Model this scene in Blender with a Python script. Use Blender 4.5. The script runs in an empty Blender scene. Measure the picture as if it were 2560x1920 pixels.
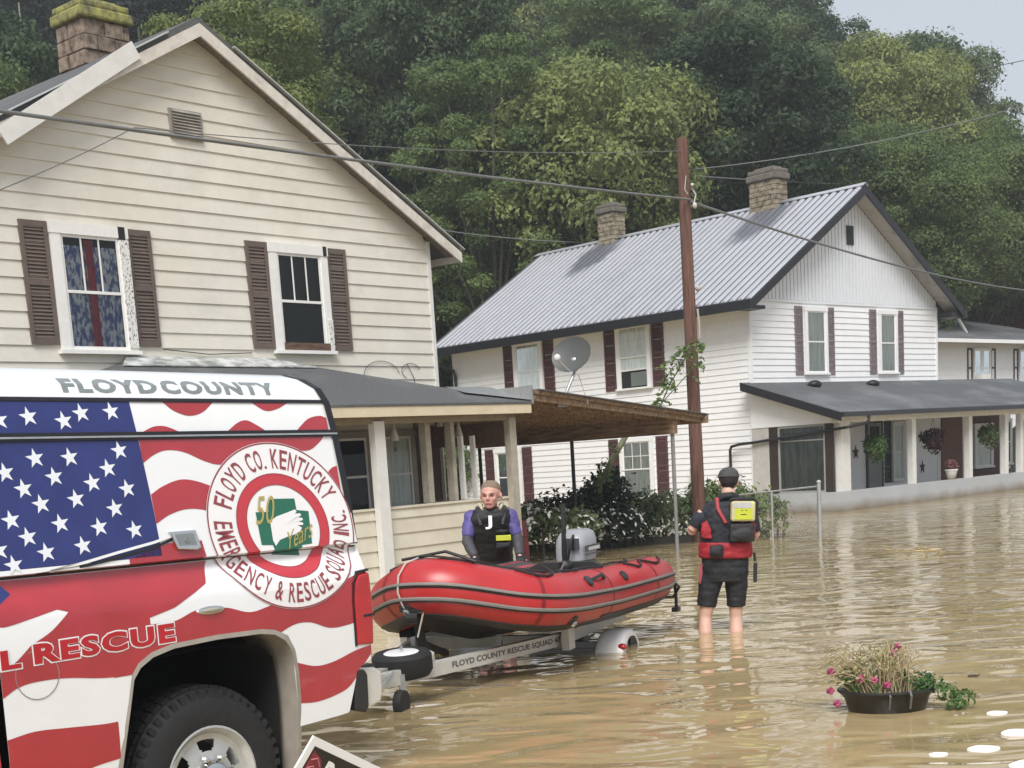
import bpy, bmesh, math, random
import numpy as np
from mathutils import Vector, Matrix
R = math.radians
C = bpy.context.scene.collection
scene = bpy.context.scene

# ------------------------------------------------------------ camera
cam = bpy.data.cameras.new("camera"); co = bpy.data.objects.new("camera", cam); C.objects.link(co)
cam.sensor_width = 36; cam.lens = 48.74; cam.shift_x = 0.0121; cam.shift_y = 0.3009
cam.clip_end = 2000; cam.clip_start = 0.1
pt, rl = -.1643, -.0648
fwd = Vector((0, math.cos(pt), math.sin(pt))); rt = Vector((1, 0, 0)); up = Vector((0, -math.sin(pt), math.cos(pt)))
Rx = math.cos(rl)*rt + math.sin(rl)*up; Ux = -math.sin(rl)*rt + math.cos(rl)*up
m = Matrix.Identity(4)
for i in range(3):
    m[i][0] = Rx[i]; m[i][1] = Ux[i]; m[i][2] = -fwd[i]
m.translation = Vector((0, 0, 1.6)); co.matrix_world = m
scene.camera = co

# ------------------------------------------------------------ world, sun, exposure
world = bpy.data.worlds.new("World"); scene.world = world; world.use_nodes = True
nt = world.node_tree; nt.nodes.clear()
sky = nt.nodes.new("ShaderNodeTexSky"); sky.sky_type = 'NISHITA'; sky.sun_disc = False
sky.sun_elevation = R(52); sky.sun_rotation = R(180); sky.dust_density = 4; sky.air_density = 1; sky.ozone_density = 1
hs = nt.nodes.new("ShaderNodeHueSaturation"); hs.inputs['Saturation'].default_value = .38; hs.inputs['Value'].default_value = 1.0
mx = nt.nodes.new("ShaderNodeMix"); mx.data_type = 'RGBA'; mx.inputs[0].default_value = .55
mx.inputs[7].default_value = (6.2, 6.8, 7.6, 1)
bg = nt.nodes.new("ShaderNodeBackground"); bg.inputs[1].default_value = .072
wo = nt.nodes.new("ShaderNodeOutputWorld")
nt.links.new(sky.outputs[0], hs.inputs['Color']); nt.links.new(hs.outputs[0], mx.inputs[6])
nt.links.new(mx.outputs[2], bg.inputs[0]); nt.links.new(bg.outputs[0], wo.inputs[0])
sun = bpy.data.lights.new("sun", 'SUN'); sun.energy = 2.0; sun.angle = R(28); sun.color = (1, .97, .93)
so = bpy.data.objects.new("sun", sun); C.objects.link(so); so.rotation_euler = (R(42), 0, R(-8))
vs = scene.view_settings; vs.view_transform = 'Standard'; vs.look = 'None'; vs.gamma = 1; vs.exposure = .90
scene.cycles.max_bounces = 8; scene.cycles.transparent_max_bounces = 12

# ------------------------------------------------------------ materials
MATS = {}
def mat(name, col, rough=.6, var=.12, scale=6, metal=0, bump=0, bscale=40, spec=.5, coat=0, obj=True, emit=None, stretch=(1, 1, 1), col2=None, ramp=(.3, .7), detail=4):
    if name in MATS: return MATS[name]
    M = bpy.data.materials.new(name); M.use_nodes = True; t = M.node_tree; b = t.nodes['Principled BSDF']
    b.inputs['Roughness'].default_value = rough; b.inputs['Metallic'].default_value = metal
    b.inputs['Specular IOR Level'].default_value = spec; b.inputs['Coat Weight'].default_value = coat; b.inputs['Coat Roughness'].default_value = .06
    tc = t.nodes.new("ShaderNodeTexCoord"); mp = t.nodes.new("ShaderNodeMapping"); mp.inputs['Scale'].default_value = stretch
    t.links.new(tc.outputs['Object'], mp.inputs[0])
    n = t.nodes.new("ShaderNodeTexNoise"); n.inputs['Scale'].default_value = scale; n.inputs['Detail'].default_value = detail; n.inputs['Roughness'].default_value = .65
    t.links.new(mp.outputs[0], n.inputs[0])
    cr = t.nodes.new("ShaderNodeValToRGB"); e = cr.color_ramp.elements; e[0].position, e[1].position = ramp
    if col2 is None: c1 = [c*(1-var) for c in col]; c2 = [min(1, c*(1+var)) for c in col]
    else: c1, c2 = col, col2
    e[0].color = (*c1, 1); e[1].color = (*c2, 1)
    t.links.new(n.outputs[0], cr.inputs[0]); t.links.new(cr.outputs[0], b.inputs['Base Color'])
    if bump:
        n2 = t.nodes.new("ShaderNodeTexNoise"); n2.inputs['Scale'].default_value = bscale; n2.inputs['Detail'].default_value = 3
        t.links.new(mp.outputs[0], n2.inputs[0])
        bp = t.nodes.new("ShaderNodeBump"); bp.inputs['Strength'].default_value = bump; bp.inputs['Distance'].default_value = .01
        t.links.new(n2.outputs[0], bp.inputs['Height']); t.links.new(bp.outputs[0], b.inputs['Normal'])
    MATS[name] = M; return M
def nodes(M): return M.node_tree, M.node_tree.nodes['Principled BSDF']

def stains(M, col, scale=(1.2, 1.2, .5), lo=.55, hi=.8, amt=.5):
    """large soft weather stains of another colour over the material's own colour"""
    t, b = nodes(M); src = b.inputs['Base Color'].links[0].from_socket
    tc = t.nodes.new("ShaderNodeTexCoord"); mp = t.nodes.new("ShaderNodeMapping"); mp.inputs['Scale'].default_value = scale
    n = t.nodes.new("ShaderNodeTexNoise"); n.inputs['Scale'].default_value = 1; n.inputs['Detail'].default_value = 6; n.inputs['Roughness'].default_value = .7
    cr = t.nodes.new("ShaderNodeValToRGB"); cr.color_ramp.elements[0].position = lo; cr.color_ramp.elements[1].position = hi
    cr.color_ramp.elements[1].color = (amt, amt, amt, 1)
    mx = t.nodes.new("ShaderNodeMix"); mx.data_type = 'RGBA'; mx.inputs[7].default_value = (*col, 1)
    t.links.new(tc.outputs['Object'], mp.inputs[0]); t.links.new(mp.outputs[0], n.inputs[0]); t.links.new(n.outputs[0], cr.inputs[0])
    t.links.new(cr.outputs[0], mx.inputs[0]); t.links.new(src, mx.inputs[6]); t.links.new(mx.outputs[2], b.inputs['Base Color'])
    return M

def mudband(M, h=.22, col=(.17, .13, .08)):
    """silt left on the wall just above the flood"""
    t, b = nodes(M); src = b.inputs['Base Color'].links[0].from_socket
    tc = t.nodes.new("ShaderNodeTexCoord"); sx = t.nodes.new("ShaderNodeSeparateXYZ"); n = t.nodes.new("ShaderNodeTexNoise"); n.inputs['Scale'].default_value = 2.2; n.inputs['Detail'].default_value = 6
    ad = t.nodes.new("ShaderNodeMath"); ad.operation = 'MULTIPLY_ADD'; ad.inputs[1].default_value = -.25; mr = t.nodes.new("ShaderNodeMapRange")
    mr.inputs[1].default_value = h; mr.inputs[2].default_value = -.12; mr.inputs[3].default_value = 0; mr.inputs[4].default_value = .9
    mx = t.nodes.new("ShaderNodeMix"); mx.data_type = 'RGBA'; mx.inputs[7].default_value = (*col, 1)
    t.links.new(tc.outputs['Object'], sx.inputs[0]); t.links.new(tc.outputs['Object'], n.inputs[0]); t.links.new(n.outputs[0], ad.inputs[0]); t.links.new(sx.outputs[2], ad.inputs[2]); t.links.new(ad.outputs[0], mr.inputs[0])
    t.links.new(mr.outputs[0], mx.inputs[0]); t.links.new(src, mx.inputs[6]); t.links.new(mx.outputs[2], b.inputs['Base Color']); return M
cream = stains(stains(mat('cream_siding', (.67, .64, .565), .55, .05, 3, bump=.15, bscale=30), (.40, .39, .36), (.9, .9, 1.6), .52, .8, .45), (.55, .48, .35), (.35, .35, .6), .45, .75, .5)
white = stains(mat('white_siding', (.80, .80, .80), .45, .03, 4), (.58, .58, .56), (1.5, 1.5, .8), .55, .9, .3)
mudband(white, .12); mudband(cream, .12)
trimw = stains(mat('white_trim', (.76, .75, .72), .5, .05, 12), (.4, .37, .32), (3, 3, 3), .58, .8, .4)
peel = mat('peeling_paint', (.12, .10, .085), .8, scale=9, col2=(.74, .73, .70), ramp=(.40, .47), stretch=(6, 6, 3), bump=.4)
shutA = stains(mat('brown_shutter', (.118, .088, .074), .6, .12, 8), (.18, .09, .075), (4, 4, 2), .55, .8, .5)
shutB = mat('maroon_shutter', (.085, .036, .036), .5, .15, 5)
shutBf = mat('faded_plum_shutter', (.19, .15, .155), .5, .2, 5)
shutC = mat('black_shutter', (.03, .035, .03), .5)
roofA = stains(mat('grey_shingle', (.085, .088, .09), .85, .25, 30, bump=.5, bscale=60), (.16, .16, .155), (1, 1, 1), .5, .7, .6)
roofB2 = stains(mat('bluegrey_shingle', (.085, .09, .095), .8, .2, 30, bump=.4, bscale=60), (.19, .195, .205), (.5, .9, .5), .45, .65, .7)
metalroof = mat('grey_metal_roof', (.50, .51, .54), .34, .06, 2, metal=.35)
stains(metalroof, (.3, .31, .33), (.3, .8, .3), .5, .75, .35)
t, b = nodes(metalroof)                                    # dark blue-grey ragged ellipses below the two chimneys
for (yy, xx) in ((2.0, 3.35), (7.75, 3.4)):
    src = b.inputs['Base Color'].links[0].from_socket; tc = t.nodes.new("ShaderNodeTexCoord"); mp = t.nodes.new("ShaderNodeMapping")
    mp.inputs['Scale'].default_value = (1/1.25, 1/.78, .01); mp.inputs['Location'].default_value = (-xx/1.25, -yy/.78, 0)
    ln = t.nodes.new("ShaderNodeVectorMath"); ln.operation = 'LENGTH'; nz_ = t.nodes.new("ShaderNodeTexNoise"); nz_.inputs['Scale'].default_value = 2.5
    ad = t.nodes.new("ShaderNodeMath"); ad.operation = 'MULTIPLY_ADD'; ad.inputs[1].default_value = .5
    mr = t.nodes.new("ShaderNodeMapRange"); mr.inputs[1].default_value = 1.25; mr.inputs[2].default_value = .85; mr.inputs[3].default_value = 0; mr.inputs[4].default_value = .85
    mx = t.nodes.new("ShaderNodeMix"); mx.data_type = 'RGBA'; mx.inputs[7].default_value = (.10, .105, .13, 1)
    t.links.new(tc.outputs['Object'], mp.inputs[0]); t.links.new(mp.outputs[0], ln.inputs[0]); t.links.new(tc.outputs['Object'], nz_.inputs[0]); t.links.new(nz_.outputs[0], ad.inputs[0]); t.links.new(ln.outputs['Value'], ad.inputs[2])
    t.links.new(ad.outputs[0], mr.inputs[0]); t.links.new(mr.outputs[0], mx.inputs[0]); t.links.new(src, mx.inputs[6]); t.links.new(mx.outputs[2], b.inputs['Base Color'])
black = mat('black_trim', (.009, .009, .012), .45, .2, 8)
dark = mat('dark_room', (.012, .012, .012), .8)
ivory = mat('tan_fascia', (.62, .53, .38), .6, .08, 6)
postw = mat('weathered_white_post', (.66, .65, .62), .6, .06, 8)
postb = stains(mat('weathered_tan_post', (.36, .33, .27), .8, .15, 8), (.2, .17, .13), (6, 6, 2), .5, .7, .7)
brownw = mat('old_brown_wood', (.07, .035, .024), .8, scale=5, col2=(.16, .10, .066), stretch=(1, 6, 6), ramp=(.35, .65), bump=.3)
rustw = stains(mat('rotten_board_soffit', (.13, .075, .045), .85, scale=3.2, col2=(.36, .25, .15), stretch=(7, .8, 7), ramp=(.35, .65), bump=.4), (.36, .30, .2), (9, 1.1, 9), .62, .7, .8)
stone = mat('rough_stone', (.06, .042, .03), .9, scale=7, col2=(.27, .21, .16), ramp=(.35, .62), bump=.9, bscale=14)
stoneB = mat('buff_brick', (.12, .095, .065), .9, scale=7, col2=(.33, .28, .20), ramp=(.35, .6), bump=.7, bscale=20)
moss = mat('mossy_cap', (.10, .10, .055), .95, scale=7, col2=(.34, .33, .10), ramp=(.35, .65), bump=1, bscale=20)
capst = mat('chimney_cap_stone', (.14, .125, .105), .9, .3, 8, bump=.6, bscale=18)
greyw = stains(mat('grey_painted_block', (.40, .415, .43), .6, .06, 2), (.46, .40, .33), (1, 1, 3), .5, .8, .5)
mudband(greyw, .12); mudband(postw, .1)
steel = mat('galvanised_steel', (.45, .46, .46), .35, .15, 12, metal=.7)
blackm = mat('black_plastic', (.018, .018, .019), .42, .2, 10)
rubber = mat('black_rubber', (.020, .020, .021), .7, .25, 14, bump=.2)
wood_pole = stains(mat('creosoted_pole', (.075, .034, .024), .8, scale=4, col2=(.20, .10, .07), stretch=(12, 12, .5), ramp=(.35, .62), bump=.9), (.24, .2, .12), (2, 2, .5), .58, .75, .6)

def glass_mat():
    M = bpy.data.materials.new('window_glass'); M.use_nodes = True; t = M.node_tree; t.nodes.clear()
    o = t.nodes.new("ShaderNodeOutputMaterial"); tr = t.nodes.new("ShaderNodeBsdfTransparent"); tr.inputs[0].default_value = (.86, .9, .88, 1)
    g = t.nodes.new("ShaderNodeBsdfGlossy"); g.inputs['Roughness'].default_value = .03; g.inputs[0].default_value = (.9, .95, .95, 1)
    n = t.nodes.new("ShaderNodeTexNoise"); n.inputs['Scale'].default_value = 1.4; tc = t.nodes.new("ShaderNodeTexCoord"); t.links.new(tc.outputs['Object'], n.inputs[0])
    bp = t.nodes.new("ShaderNodeBump"); bp.inputs['Strength'].default_value = .12; bp.inputs['Distance'].default_value = .05; t.links.new(n.outputs[0], bp.inputs['Height'])
    fr = t.nodes.new("ShaderNodeFresnel"); fr.inputs[0].default_value = 1.38; t.links.new(bp.outputs[0], fr.inputs['Normal']); t.links.new(bp.outputs[0], g.inputs['Normal'])
    mx = t.nodes.new("ShaderNodeMixShader"); t.links.new(fr.outputs[0], mx.inputs[0]); t.links.new(tr.outputs[0], mx.inputs[1]); t.links.new(g.outputs[0], mx.inputs[2]); t.links.new(mx.outputs[0], o.inputs[0])
    return M
glass = glass_mat()
lace = mat('white_curtain', (.80, .80, .78), .9, scale=3, col2=(.48, .49, .48), stretch=(9, 9, .6), ramp=(.4, .7))
lace2 = mat('blue_patterned_curtain', (.10, .12, .30), .9, scale=5, col2=(.55, .57, .62), stretch=(5, 5, 2.2), ramp=(.46, .56))
redcl = mat('red_cloth', (.30, .03, .05), .8, .25, 6)

# ------------------------------------------------------------ mesh helpers
class MB:
    def __init__(s): s.v = []; s.f = []; s.m = []
    def face(s, pts, m=0):
        n = len(s.v); s.v += [tuple(p) for p in pts]; s.f.append(tuple(range(n, n+len(pts)))); s.m.append(m)
    def box(s, x0, x1, y0, y1, z0, z1, m=0, M=None):
        p = [(x0, y0, z0), (x1, y0, z0), (x1, y1, z0), (x0, y1, z0), (x0, y0, z1), (x1, y0, z1), (x1, y1, z1), (x0, y1, z1)]
        if M is not None: p = [tuple(M @ Vector(q)) for q in p]
        n = len(s.v); s.v += p
        for f in ((0, 3, 2, 1), (4, 5, 6, 7), (0, 1, 5, 4), (1, 2, 6, 5), (2, 3, 7, 6), (3, 0, 4, 7)): s.f.append(tuple(n+i for i in f)); s.m.append(m)
        return s
    def beam(s, a, b, w, h, m=0, up=(0, 0, 1)):
        a, b = Vector(a), Vector(b); d = (b-a); L = d.length; d.normalize(); u = Vector(up); x = d.cross(u)
        if x.length < 1e-4: x = d.cross(Vector((1, 0, 0)))
        x.normalize(); z = x.cross(d); M = Matrix((x, d, z)).transposed().to_4x4(); M.translation = a
        return s.box(-w/2, w/2, 0, L, -h/2, h/2, m, M)
    def prism(s, poly, a0, a1, fn, m=0):
        """poly list of 2D; extruded between a0 and a1; fn(p,q,a)->xyz"""
        n = len(s.v); k = len(poly); s.v += [tuple(fn(p, q, a0)) for p, q in poly] + [tuple(fn(p, q, a1)) for p, q in poly]
        s.f.append(tuple(range(n, n+k))); s.f.append(tuple(range(n+2*k-1, n+k-1, -1))); s.m += [m, m]
        for i in range(k):
            j = (i+1) % k; s.f.append((n+i, n+k+i, n+k+j, n+j)); s.m.append(m)
        return s
    def tube(s, pts, r, n=8, m=0, caps=True, sq=None):
        pts = [Vector(p) for p in pts]; rs = r if hasattr(r, '__len__') else [r]*len(pts); base = len(s.v); prev = None
        for i, p in enumerate(pts):
            d = (pts[min(i+1, len(pts)-1)]-pts[max(i-1, 0)]).normalized()
            if prev is None: x = d.cross(Vector((0, 0, 1))); x = x if x.length > .05 else d.cross(Vector((1, 0, 0))); x.normalize()
            else: x = (prev - d*prev.dot(d)).normalized()
            prev = x; y = d.cross(x)
            for k in range(n):
                a = 2*math.pi*k/n; q = p + (x*math.cos(a)+y*math.sin(a))*rs[i]; s.v.append(tuple(q))
        for i in range(len(pts)-1):
            for k in range(n):
                a = base+i*n+k; b = base+i*n+(k+1) % n; s.f.append((a, b, b+n, a+n)); s.m.append(m)
        if caps:
            s.f.append(tuple(base+k for k in range(n-1, -1, -1))); s.f.append(tuple(base+(len(pts)-1)*n+k for k in range(n))); s.m += [m, m]
        return s
    def lathe(s, prof, n=24, M=None, m=0, cap=True):
        """prof: (r, h) along local z"""
        base = len(s.v); M = M or Matrix.Identity(4)
        for r_, h in prof:
            for k in range(n):
                a = 2*math.pi*k/n; s.v.append(tuple(M @ Vector((r_*math.cos(a), r_*math.sin(a), h))))
        for i in range(len(prof)-1):
            for k in range(n):
                a = base+i*n+k; b = base+i*n+(k+1) % n; s.f.append((a, b, b+n, a+n)); s.m.append(m)
        if cap and prof[0][0] > 1e-4: s.f.append(tuple(base+k for k in range(n-1, -1, -1))); s.m.append(m)
        if cap and prof[-1][0] > 1e-4: s.f.append(tuple(base+(len(prof)-1)*n+k for k in range(n))); s.m.append(m)
        return s
    def ell(s, c, r, n=16, k=10, m=0, M=None):
        prof = [(math.sin(math.pi*i/k), -math.cos(math.pi*i/k)) for i in range(k+1)]
        T = Matrix.Translation(Vector(c)) @ (M or Matrix.Identity(4)) @ Matrix.Diagonal((*r, 1))
        return s.lathe(prof, n, T, m)
    def build(s, name, mats, parent=None, smooth=None, bevel=0):
        me = bpy.data.meshes.new(name); me.from_pydata(s.v, [], s.f); me.update()
        mats = mats if isinstance(mats, (list, tuple)) else [mats]
        for q in mats: me.materials.append(q)
        if len(mats) > 1: me.polygons.foreach_set('material_index', s.m)
        o = bpy.data.objects.new(name, me); C.objects.link(o)
        if parent: o.parent = parent
        bm = bmesh.new(); bm.from_mesh(me); bmesh.ops.remove_doubles(bm, verts=bm.verts, dist=1e-5); bmesh.ops.recalc_face_normals(bm, faces=bm.faces); bm.to_mesh(me); bm.free()
        if smooth is not None:
            me.polygons.foreach_set('use_smooth', [True]*len(me.polygons)); me.set_sharp_from_angle(angle=R(smooth))
        if bevel:
            b = o.modifiers.new('bevel', 'BEVEL'); b.width = bevel; b.segments = 2; b.limit_method = 'ANGLE'; b.angle_limit = R(40)
        return o
def raw(name, V, F, M_, parent=None, smooth=False):
    me = bpy.data.meshes.new(name); me.from_pydata([tuple(v) for v in V], [], F); me.update(); me.materials.append(M_)
    o = bpy.data.objects.new(name, me); C.objects.link(o)
    if parent: o.parent = parent
    if smooth: me.polygons.foreach_set('use_smooth', [True]*len(me.polygons))
    return o
def tag(o, label=None, cat=None, group=None, kind=None):
    if label: o['label'] = label
    if cat: o['category'] = cat
    if group: o['group'] = group
    if kind: o['kind'] = kind
    return o
def thing(name, label, cat, loc=(0, 0, 0), rz=0, group=None, M=None):
    o = bpy.data.objects.new(name, None); C.objects.link(o)
    if M is not None: o.matrix_world = M
    else: o.location = loc; o.rotation_euler = (0, 0, rz)
    o.empty_display_size = .3
    return tag(o, label, cat, group)
def copy_tree(o, parent=None):
    c = o.copy(); C.objects.link(c); c.parent = parent
    for ch in list(o.children): copy_tree(ch, c)
    return c
def text2d(txt, size=1, offset=0, shear=0, sx=1, spc=1):
    cu = bpy.data.curves.new('t', 'FONT'); cu.body = txt; cu.size = size; cu.offset = offset; cu.shear = shear; cu.resolution_u = 3; cu.space_character = spc
    o = bpy.data.objects.new('t', cu); C.objects.link(o); bpy.context.view_layer.update()
    dg = bpy.context.evaluated_depsgraph_get(); me = o.evaluated_get(dg).to_mesh()
    V = [(v.co.x*sx, v.co.y) for v in me.vertices]; F = [tuple(p.vertices) for p in me.polygons]
    o.evaluated_get(dg).to_mesh_clear(); bpy.data.objects.remove(o); bpy.data.curves.remove(cu)
    return V, F
def text_fit(txt, x0, x1, y0, y1, **k):
    V, F = text2d(txt, **k); xs = [v[0] for v in V]; ys = [v[1] for v in V]
    a, b, c, d = min(xs), max(xs), min(ys), max(ys)
    return [(x0+(v[0]-a)/(b-a)*(x1-x0), y0+(v[1]-c)/(d-c)*(y1-y0)) for v in V], F

# ------------------------------------------------------------ ground, water, hill
def water_mat():
    M = bpy.data.materials.new('muddy_water'); M.use_nodes = True; t, b = nodes(M)
    b.inputs['Roughness'].default_value = .04; b.inputs['IOR'].default_value = 1.45; b.inputs['Specular IOR Level'].default_value = .75
    tc = t.nodes.new("ShaderNodeTexCoord")
    def noise(sc, st, det, rot=0):
        mp = t.nodes.new("ShaderNodeMapping"); mp.inputs['Scale'].default_value = st; mp.inputs['Rotation'].default_value = (0, 0, rot)
        n = t.nodes.new("ShaderNodeTexNoise"); n.inputs['Scale'].default_value = sc; n.inputs['Detail'].default_value = det; n.inputs['Roughness'].default_value = .5
        n.inputs['Distortion'].default_value = 1.1
        t.links.new(tc.outputs['Object'], mp.inputs[0]); t.links.new(mp.outputs[0], n.inputs[0]); return n.outputs[0]
    cn = noise(.35, (1, 1, 1), 4)
    cr = t.nodes.new("ShaderNodeValToRGB"); cr.color_ramp.elements[0].position = .35; cr.color_ramp.elements[1].position = .68
    cr.color_ramp.elements[0].color = (.345, .262, .132, 1); cr.color_ramp.elements[1].color = (.42, .325, .172, 1)
    t.links.new(cn, cr.inputs[0]); t.links.new(cr.outputs[0], b.inputs['Base Color'])
    a = noise(1.6, (.8, 1.25, 1), 1, .1); c = noise(4.6, (.85, 1.25, 1), 1, -.15); d = noise(.45, (1, 1.5, 1), 1)
    m1 = t.nodes.new("ShaderNodeMath"); m1.operation = 'MULTIPLY_ADD'; t.links.new(c, m1.inputs[0]); m1.inputs[1].default_value = .08; t.links.new(a, m1.inputs[2])
    m2 = t.nodes.new("ShaderNodeMath"); m2.operation = 'MULTIPLY_ADD'; t.links.new(d, m2.inputs[0]); m2.inputs[1].default_value = .9; t.links.new(m1.outputs[0], m2.inputs[2])
    bp = t.nodes.new("ShaderNodeBump"); bp.inputs['Strength'].default_value = 1; bp.inputs['Distance'].default_value = .032
    t.links.new(m2.outputs[0], bp.inputs['Height']); t.links.new(bp.outputs[0], b.inputs['Normal'])
    return M
g = MB(); S = 400; g.face([(-S, -S, -.45), (S, -S, -.45), (S, S, -.45), (-S, S, -.45)])
tag(g.build('ground', mat('silt', (.16, .12, .07), .9)), kind='structure')
g = MB(); g.face([(-S, -S, 0), (S, -S, 0), (S, 60, 0), (-S, 60, 0)])
tag(g.build('water', water_mat()), kind='structure')

def hill_cap(az):
    return float(np.interp(az, [-.6, .10, .155, .20, .28, .38, .5, .8], [70, 60, 26, 17, 9.0, 4, 1, 0]))
def hill_z(x, y):
    if y < 1: return -.3
    az = x/y; foot = 40 + 16*max(0, az+.05) - 5*max(0, -az)
    z = -.3 + max(0, y-foot)*.46
    return min(z, hill_cap(az)) if y > foot else -.3
hv = []; hf = []; nx, ny = 60, 46
for j in range(ny):
    y = 36 + 1.5*j + .08*j*j*1.2
    for i in range(nx):
        az = -.75 + 1.6*i/(nx-1); x = az*y
        hv.append((x, y, hill_z(x, y)+.35*math.sin(x*.7+y)*math.cos(y*.5)))
for j in range(ny-1):
    for i in range(nx-1):
        a = j*nx+i; hf.append((a, a+1, a+nx+1, a+nx))
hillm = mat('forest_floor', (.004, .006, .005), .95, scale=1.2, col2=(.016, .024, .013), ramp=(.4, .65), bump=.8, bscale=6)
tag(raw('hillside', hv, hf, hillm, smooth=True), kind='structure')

# ------------------------------------------------------------ foliage
def leaf_mat(name, c1, c2, sat=1, rnd=.35):
    M = bpy.data.materials.new(name); M.use_nodes = True; t, b = nodes(M)
    b.inputs['Roughness'].default_value = .55; b.inputs['Specular IOR Level'].default_value = .25
    tc = t.nodes.new("ShaderNodeTexCoord"); n = t.nodes.new("ShaderNodeTexNoise"); n.inputs['Scale'].default_value = .8; n.inputs['Detail'].default_value = 5; n.inputs['Roughness'].default_value = .75
    t.links.new(tc.outputs['Object'], n.inputs[0])
    cr = t.nodes.new("ShaderNodeValToRGB"); cr.color_ramp.elements[0].position = .35; cr.color_ramp.elements[1].position = .68
    cr.color_ramp.elements[0].color = (*c1, 1); cr.color_ramp.elements[1].color = (*c2, 1); t.links.new(n.outputs[0], cr.inputs[0])
    oi = t.nodes.new("ShaderNodeObjectInfo"); mr = t.nodes.new("ShaderNodeMapRange"); mr.inputs[3].default_value = 1-rnd; mr.inputs[4].default_value = 1+rnd
    t.links.new(oi.outputs['Random'], mr.inputs[0])
    hv_ = t.nodes.new("ShaderNodeHueSaturation"); t.links.new(cr.outputs[0], hv_.inputs['Color']); t.links.new(mr.outputs[0], hv_.inputs['Value'])
    mr2 = t.nodes.new("ShaderNodeMapRange"); mr2.inputs[3].default_value = .525; mr2.inputs[4].default_value = .46
    t.links.new(oi.outputs['Random'], mr2.inputs[0]); t.links.new(mr2.outputs[0], hv_.inputs['Hue'])
    t.links.new(hv_.outputs[0], b.inputs['Base Color'])
    tr = t.nodes.new("ShaderNodeBsdfTranslucent"); t.links.new(hv_.outputs[0], tr.inputs[0]); mx = t.nodes.new("ShaderNodeMixShader"); mx.inputs[0].default_value = .38
    o = t.nodes['Material Output']; t.links.new(b.outputs[0], mx.inputs[1]); t.links.new(tr.outputs[0], mx.inputs[2]); t.links.new(mx.outputs[0], o.inputs[0])
    return M
leafD = leaf_mat('dark_leaves', (.044, .076, .038), (.135, .195, .085), rnd=.5)
leafM = leaf_mat('mid_leaves', (.066, .108, .042), (.20, .27, .09), rnd=.5)
leafY = leaf_mat('yellow_green_leaves', (.105, .145, .05), (.26, .31, .11), rnd=.12)
leafG = leaf_mat('fresh_green_leaves', (.07, .125, .042), (.18, .265, .085), rnd=.12)
barkm = mat('bark', (.10, .085, .07), .9, .3, 6, bump=.5)
palebark = mat('pale_bark', (.26, .26, .22), .9, .25, 6)

def leaves(rng, blobs, leaf, dens, droop=.3, inner=.55):
    Vs = []
    for (c, r, fl) in blobs:
        n = int(dens*r*r*1.35); d = rng.normal(size=(n, 3)); d /= np.linalg.norm(d, axis=1)[:, None]
        flip = (d[:, 2] < -.2) & (rng.random(n) < .6); d[flip, 2] *= -1
        rad = r*(inner+(1.08-inner)*rng.random(n)**.5)*(1+.38*rng.random(n)**5); p = np.array(c)+d*rad[:, None]*np.array([1, 1, fl])
        nn = d+rng.normal(size=(n, 3))*.55; nn[:, 2] += .35; nn /= np.linalg.norm(nn, axis=1)[:, None]
        a = np.cross(nn, rng.normal(size=(n, 3))); a /= np.linalg.norm(a, axis=1)[:, None]; b = np.cross(nn, a)
        s = leaf*(.55+.9*rng.random(n))[:, None]; a = a*s; b = b*s*.62
        Vs.append(np.stack([p-a, p+b*.8-a*.1, p+a-nn*s*droop, p-b*.8-a*.1], axis=1).reshape(-1, 3))
    return np.concatenate(Vs)
def leaf_obj(name, V, M_, parent=None):
    me = bpy.data.meshes.new(name); n = len(V)//4
    me.vertices.add(n*4); me.vertices.foreach_set('co', V.astype(np.float32).ravel())
    me.loops.add(n*4); me.loops.foreach_set('vertex_index', np.arange(n*4, dtype=np.int32))
    me.polygons.add(n); me.polygons.foreach_set('loop_start', np.arange(0, n*4, 4, dtype=np.int32))
    me.update(calc_edges=True); me.materials.append(M_)
    o = bpy.data.objects.new(name, me); C.objects.link(o)
    if parent: o.parent = parent
    return o
def tree_proto(seed, Rc, H, trunk, nb, leaf, dens, lm, shape=1.0, br=.30, name='broadleaf_tree', bark=None):
    rng = np.random.default_rng(seed); t = thing(name, 'tree', 'tree'); blobs = []; tb = MB()
    cz = trunk+H*.5
    lean = rng.normal(size=2)*.02*trunk
    tb.tube([(0, 0, -1.5), (lean[0]*.4, lean[1]*.4, trunk*.5), (lean[0], lean[1], trunk), (lean[0]*1.3, lean[1]*1.3, cz+H*.3)], [Rc*.075, Rc*.06, Rc*.05, Rc*.015], 7)
    for i in range(nb):
        u_ = (i+.5)/nb; ph = i*2.39996+rng.random()*.5; zz = 1-1.75*u_; rr = math.sqrt(max(0, 1-zz*zz))
        rr = rr**shape*(.62+.52*rng.random()); k = .82+.26*rng.random()
        c = (rr*Rc*math.cos(ph), rr*Rc*math.sin(ph), cz+zz*H*.5*k)
        blobs.append((c, Rc*br*.80*(.6+.8*rng.random()), .70))
        if i % 3 == 0:
            b0 = (lean[0], lean[1], trunk*.75+(c[2]-trunk)*.35 if c[2] > trunk else trunk*.7)
            mid = (c[0]*.5, c[1]*.5, (b0[2]+c[2])*.5+.1*Rc)
            tb.tube([b0, mid, c], [Rc*.028, Rc*.018, Rc*.006], 5)
    for i in range(nb//4):
        d = rng.normal(size=3)*.35; blobs.append(((d[0]*Rc, d[1]*Rc, cz+d[2]*H*.5), Rc*br*1.2, .8))
    tb.build('trunk', bark or barkm, t, smooth=60)
    leaf_obj('crown', leaves(rng, blobs, leaf, dens), lm, t)
    return t

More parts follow.
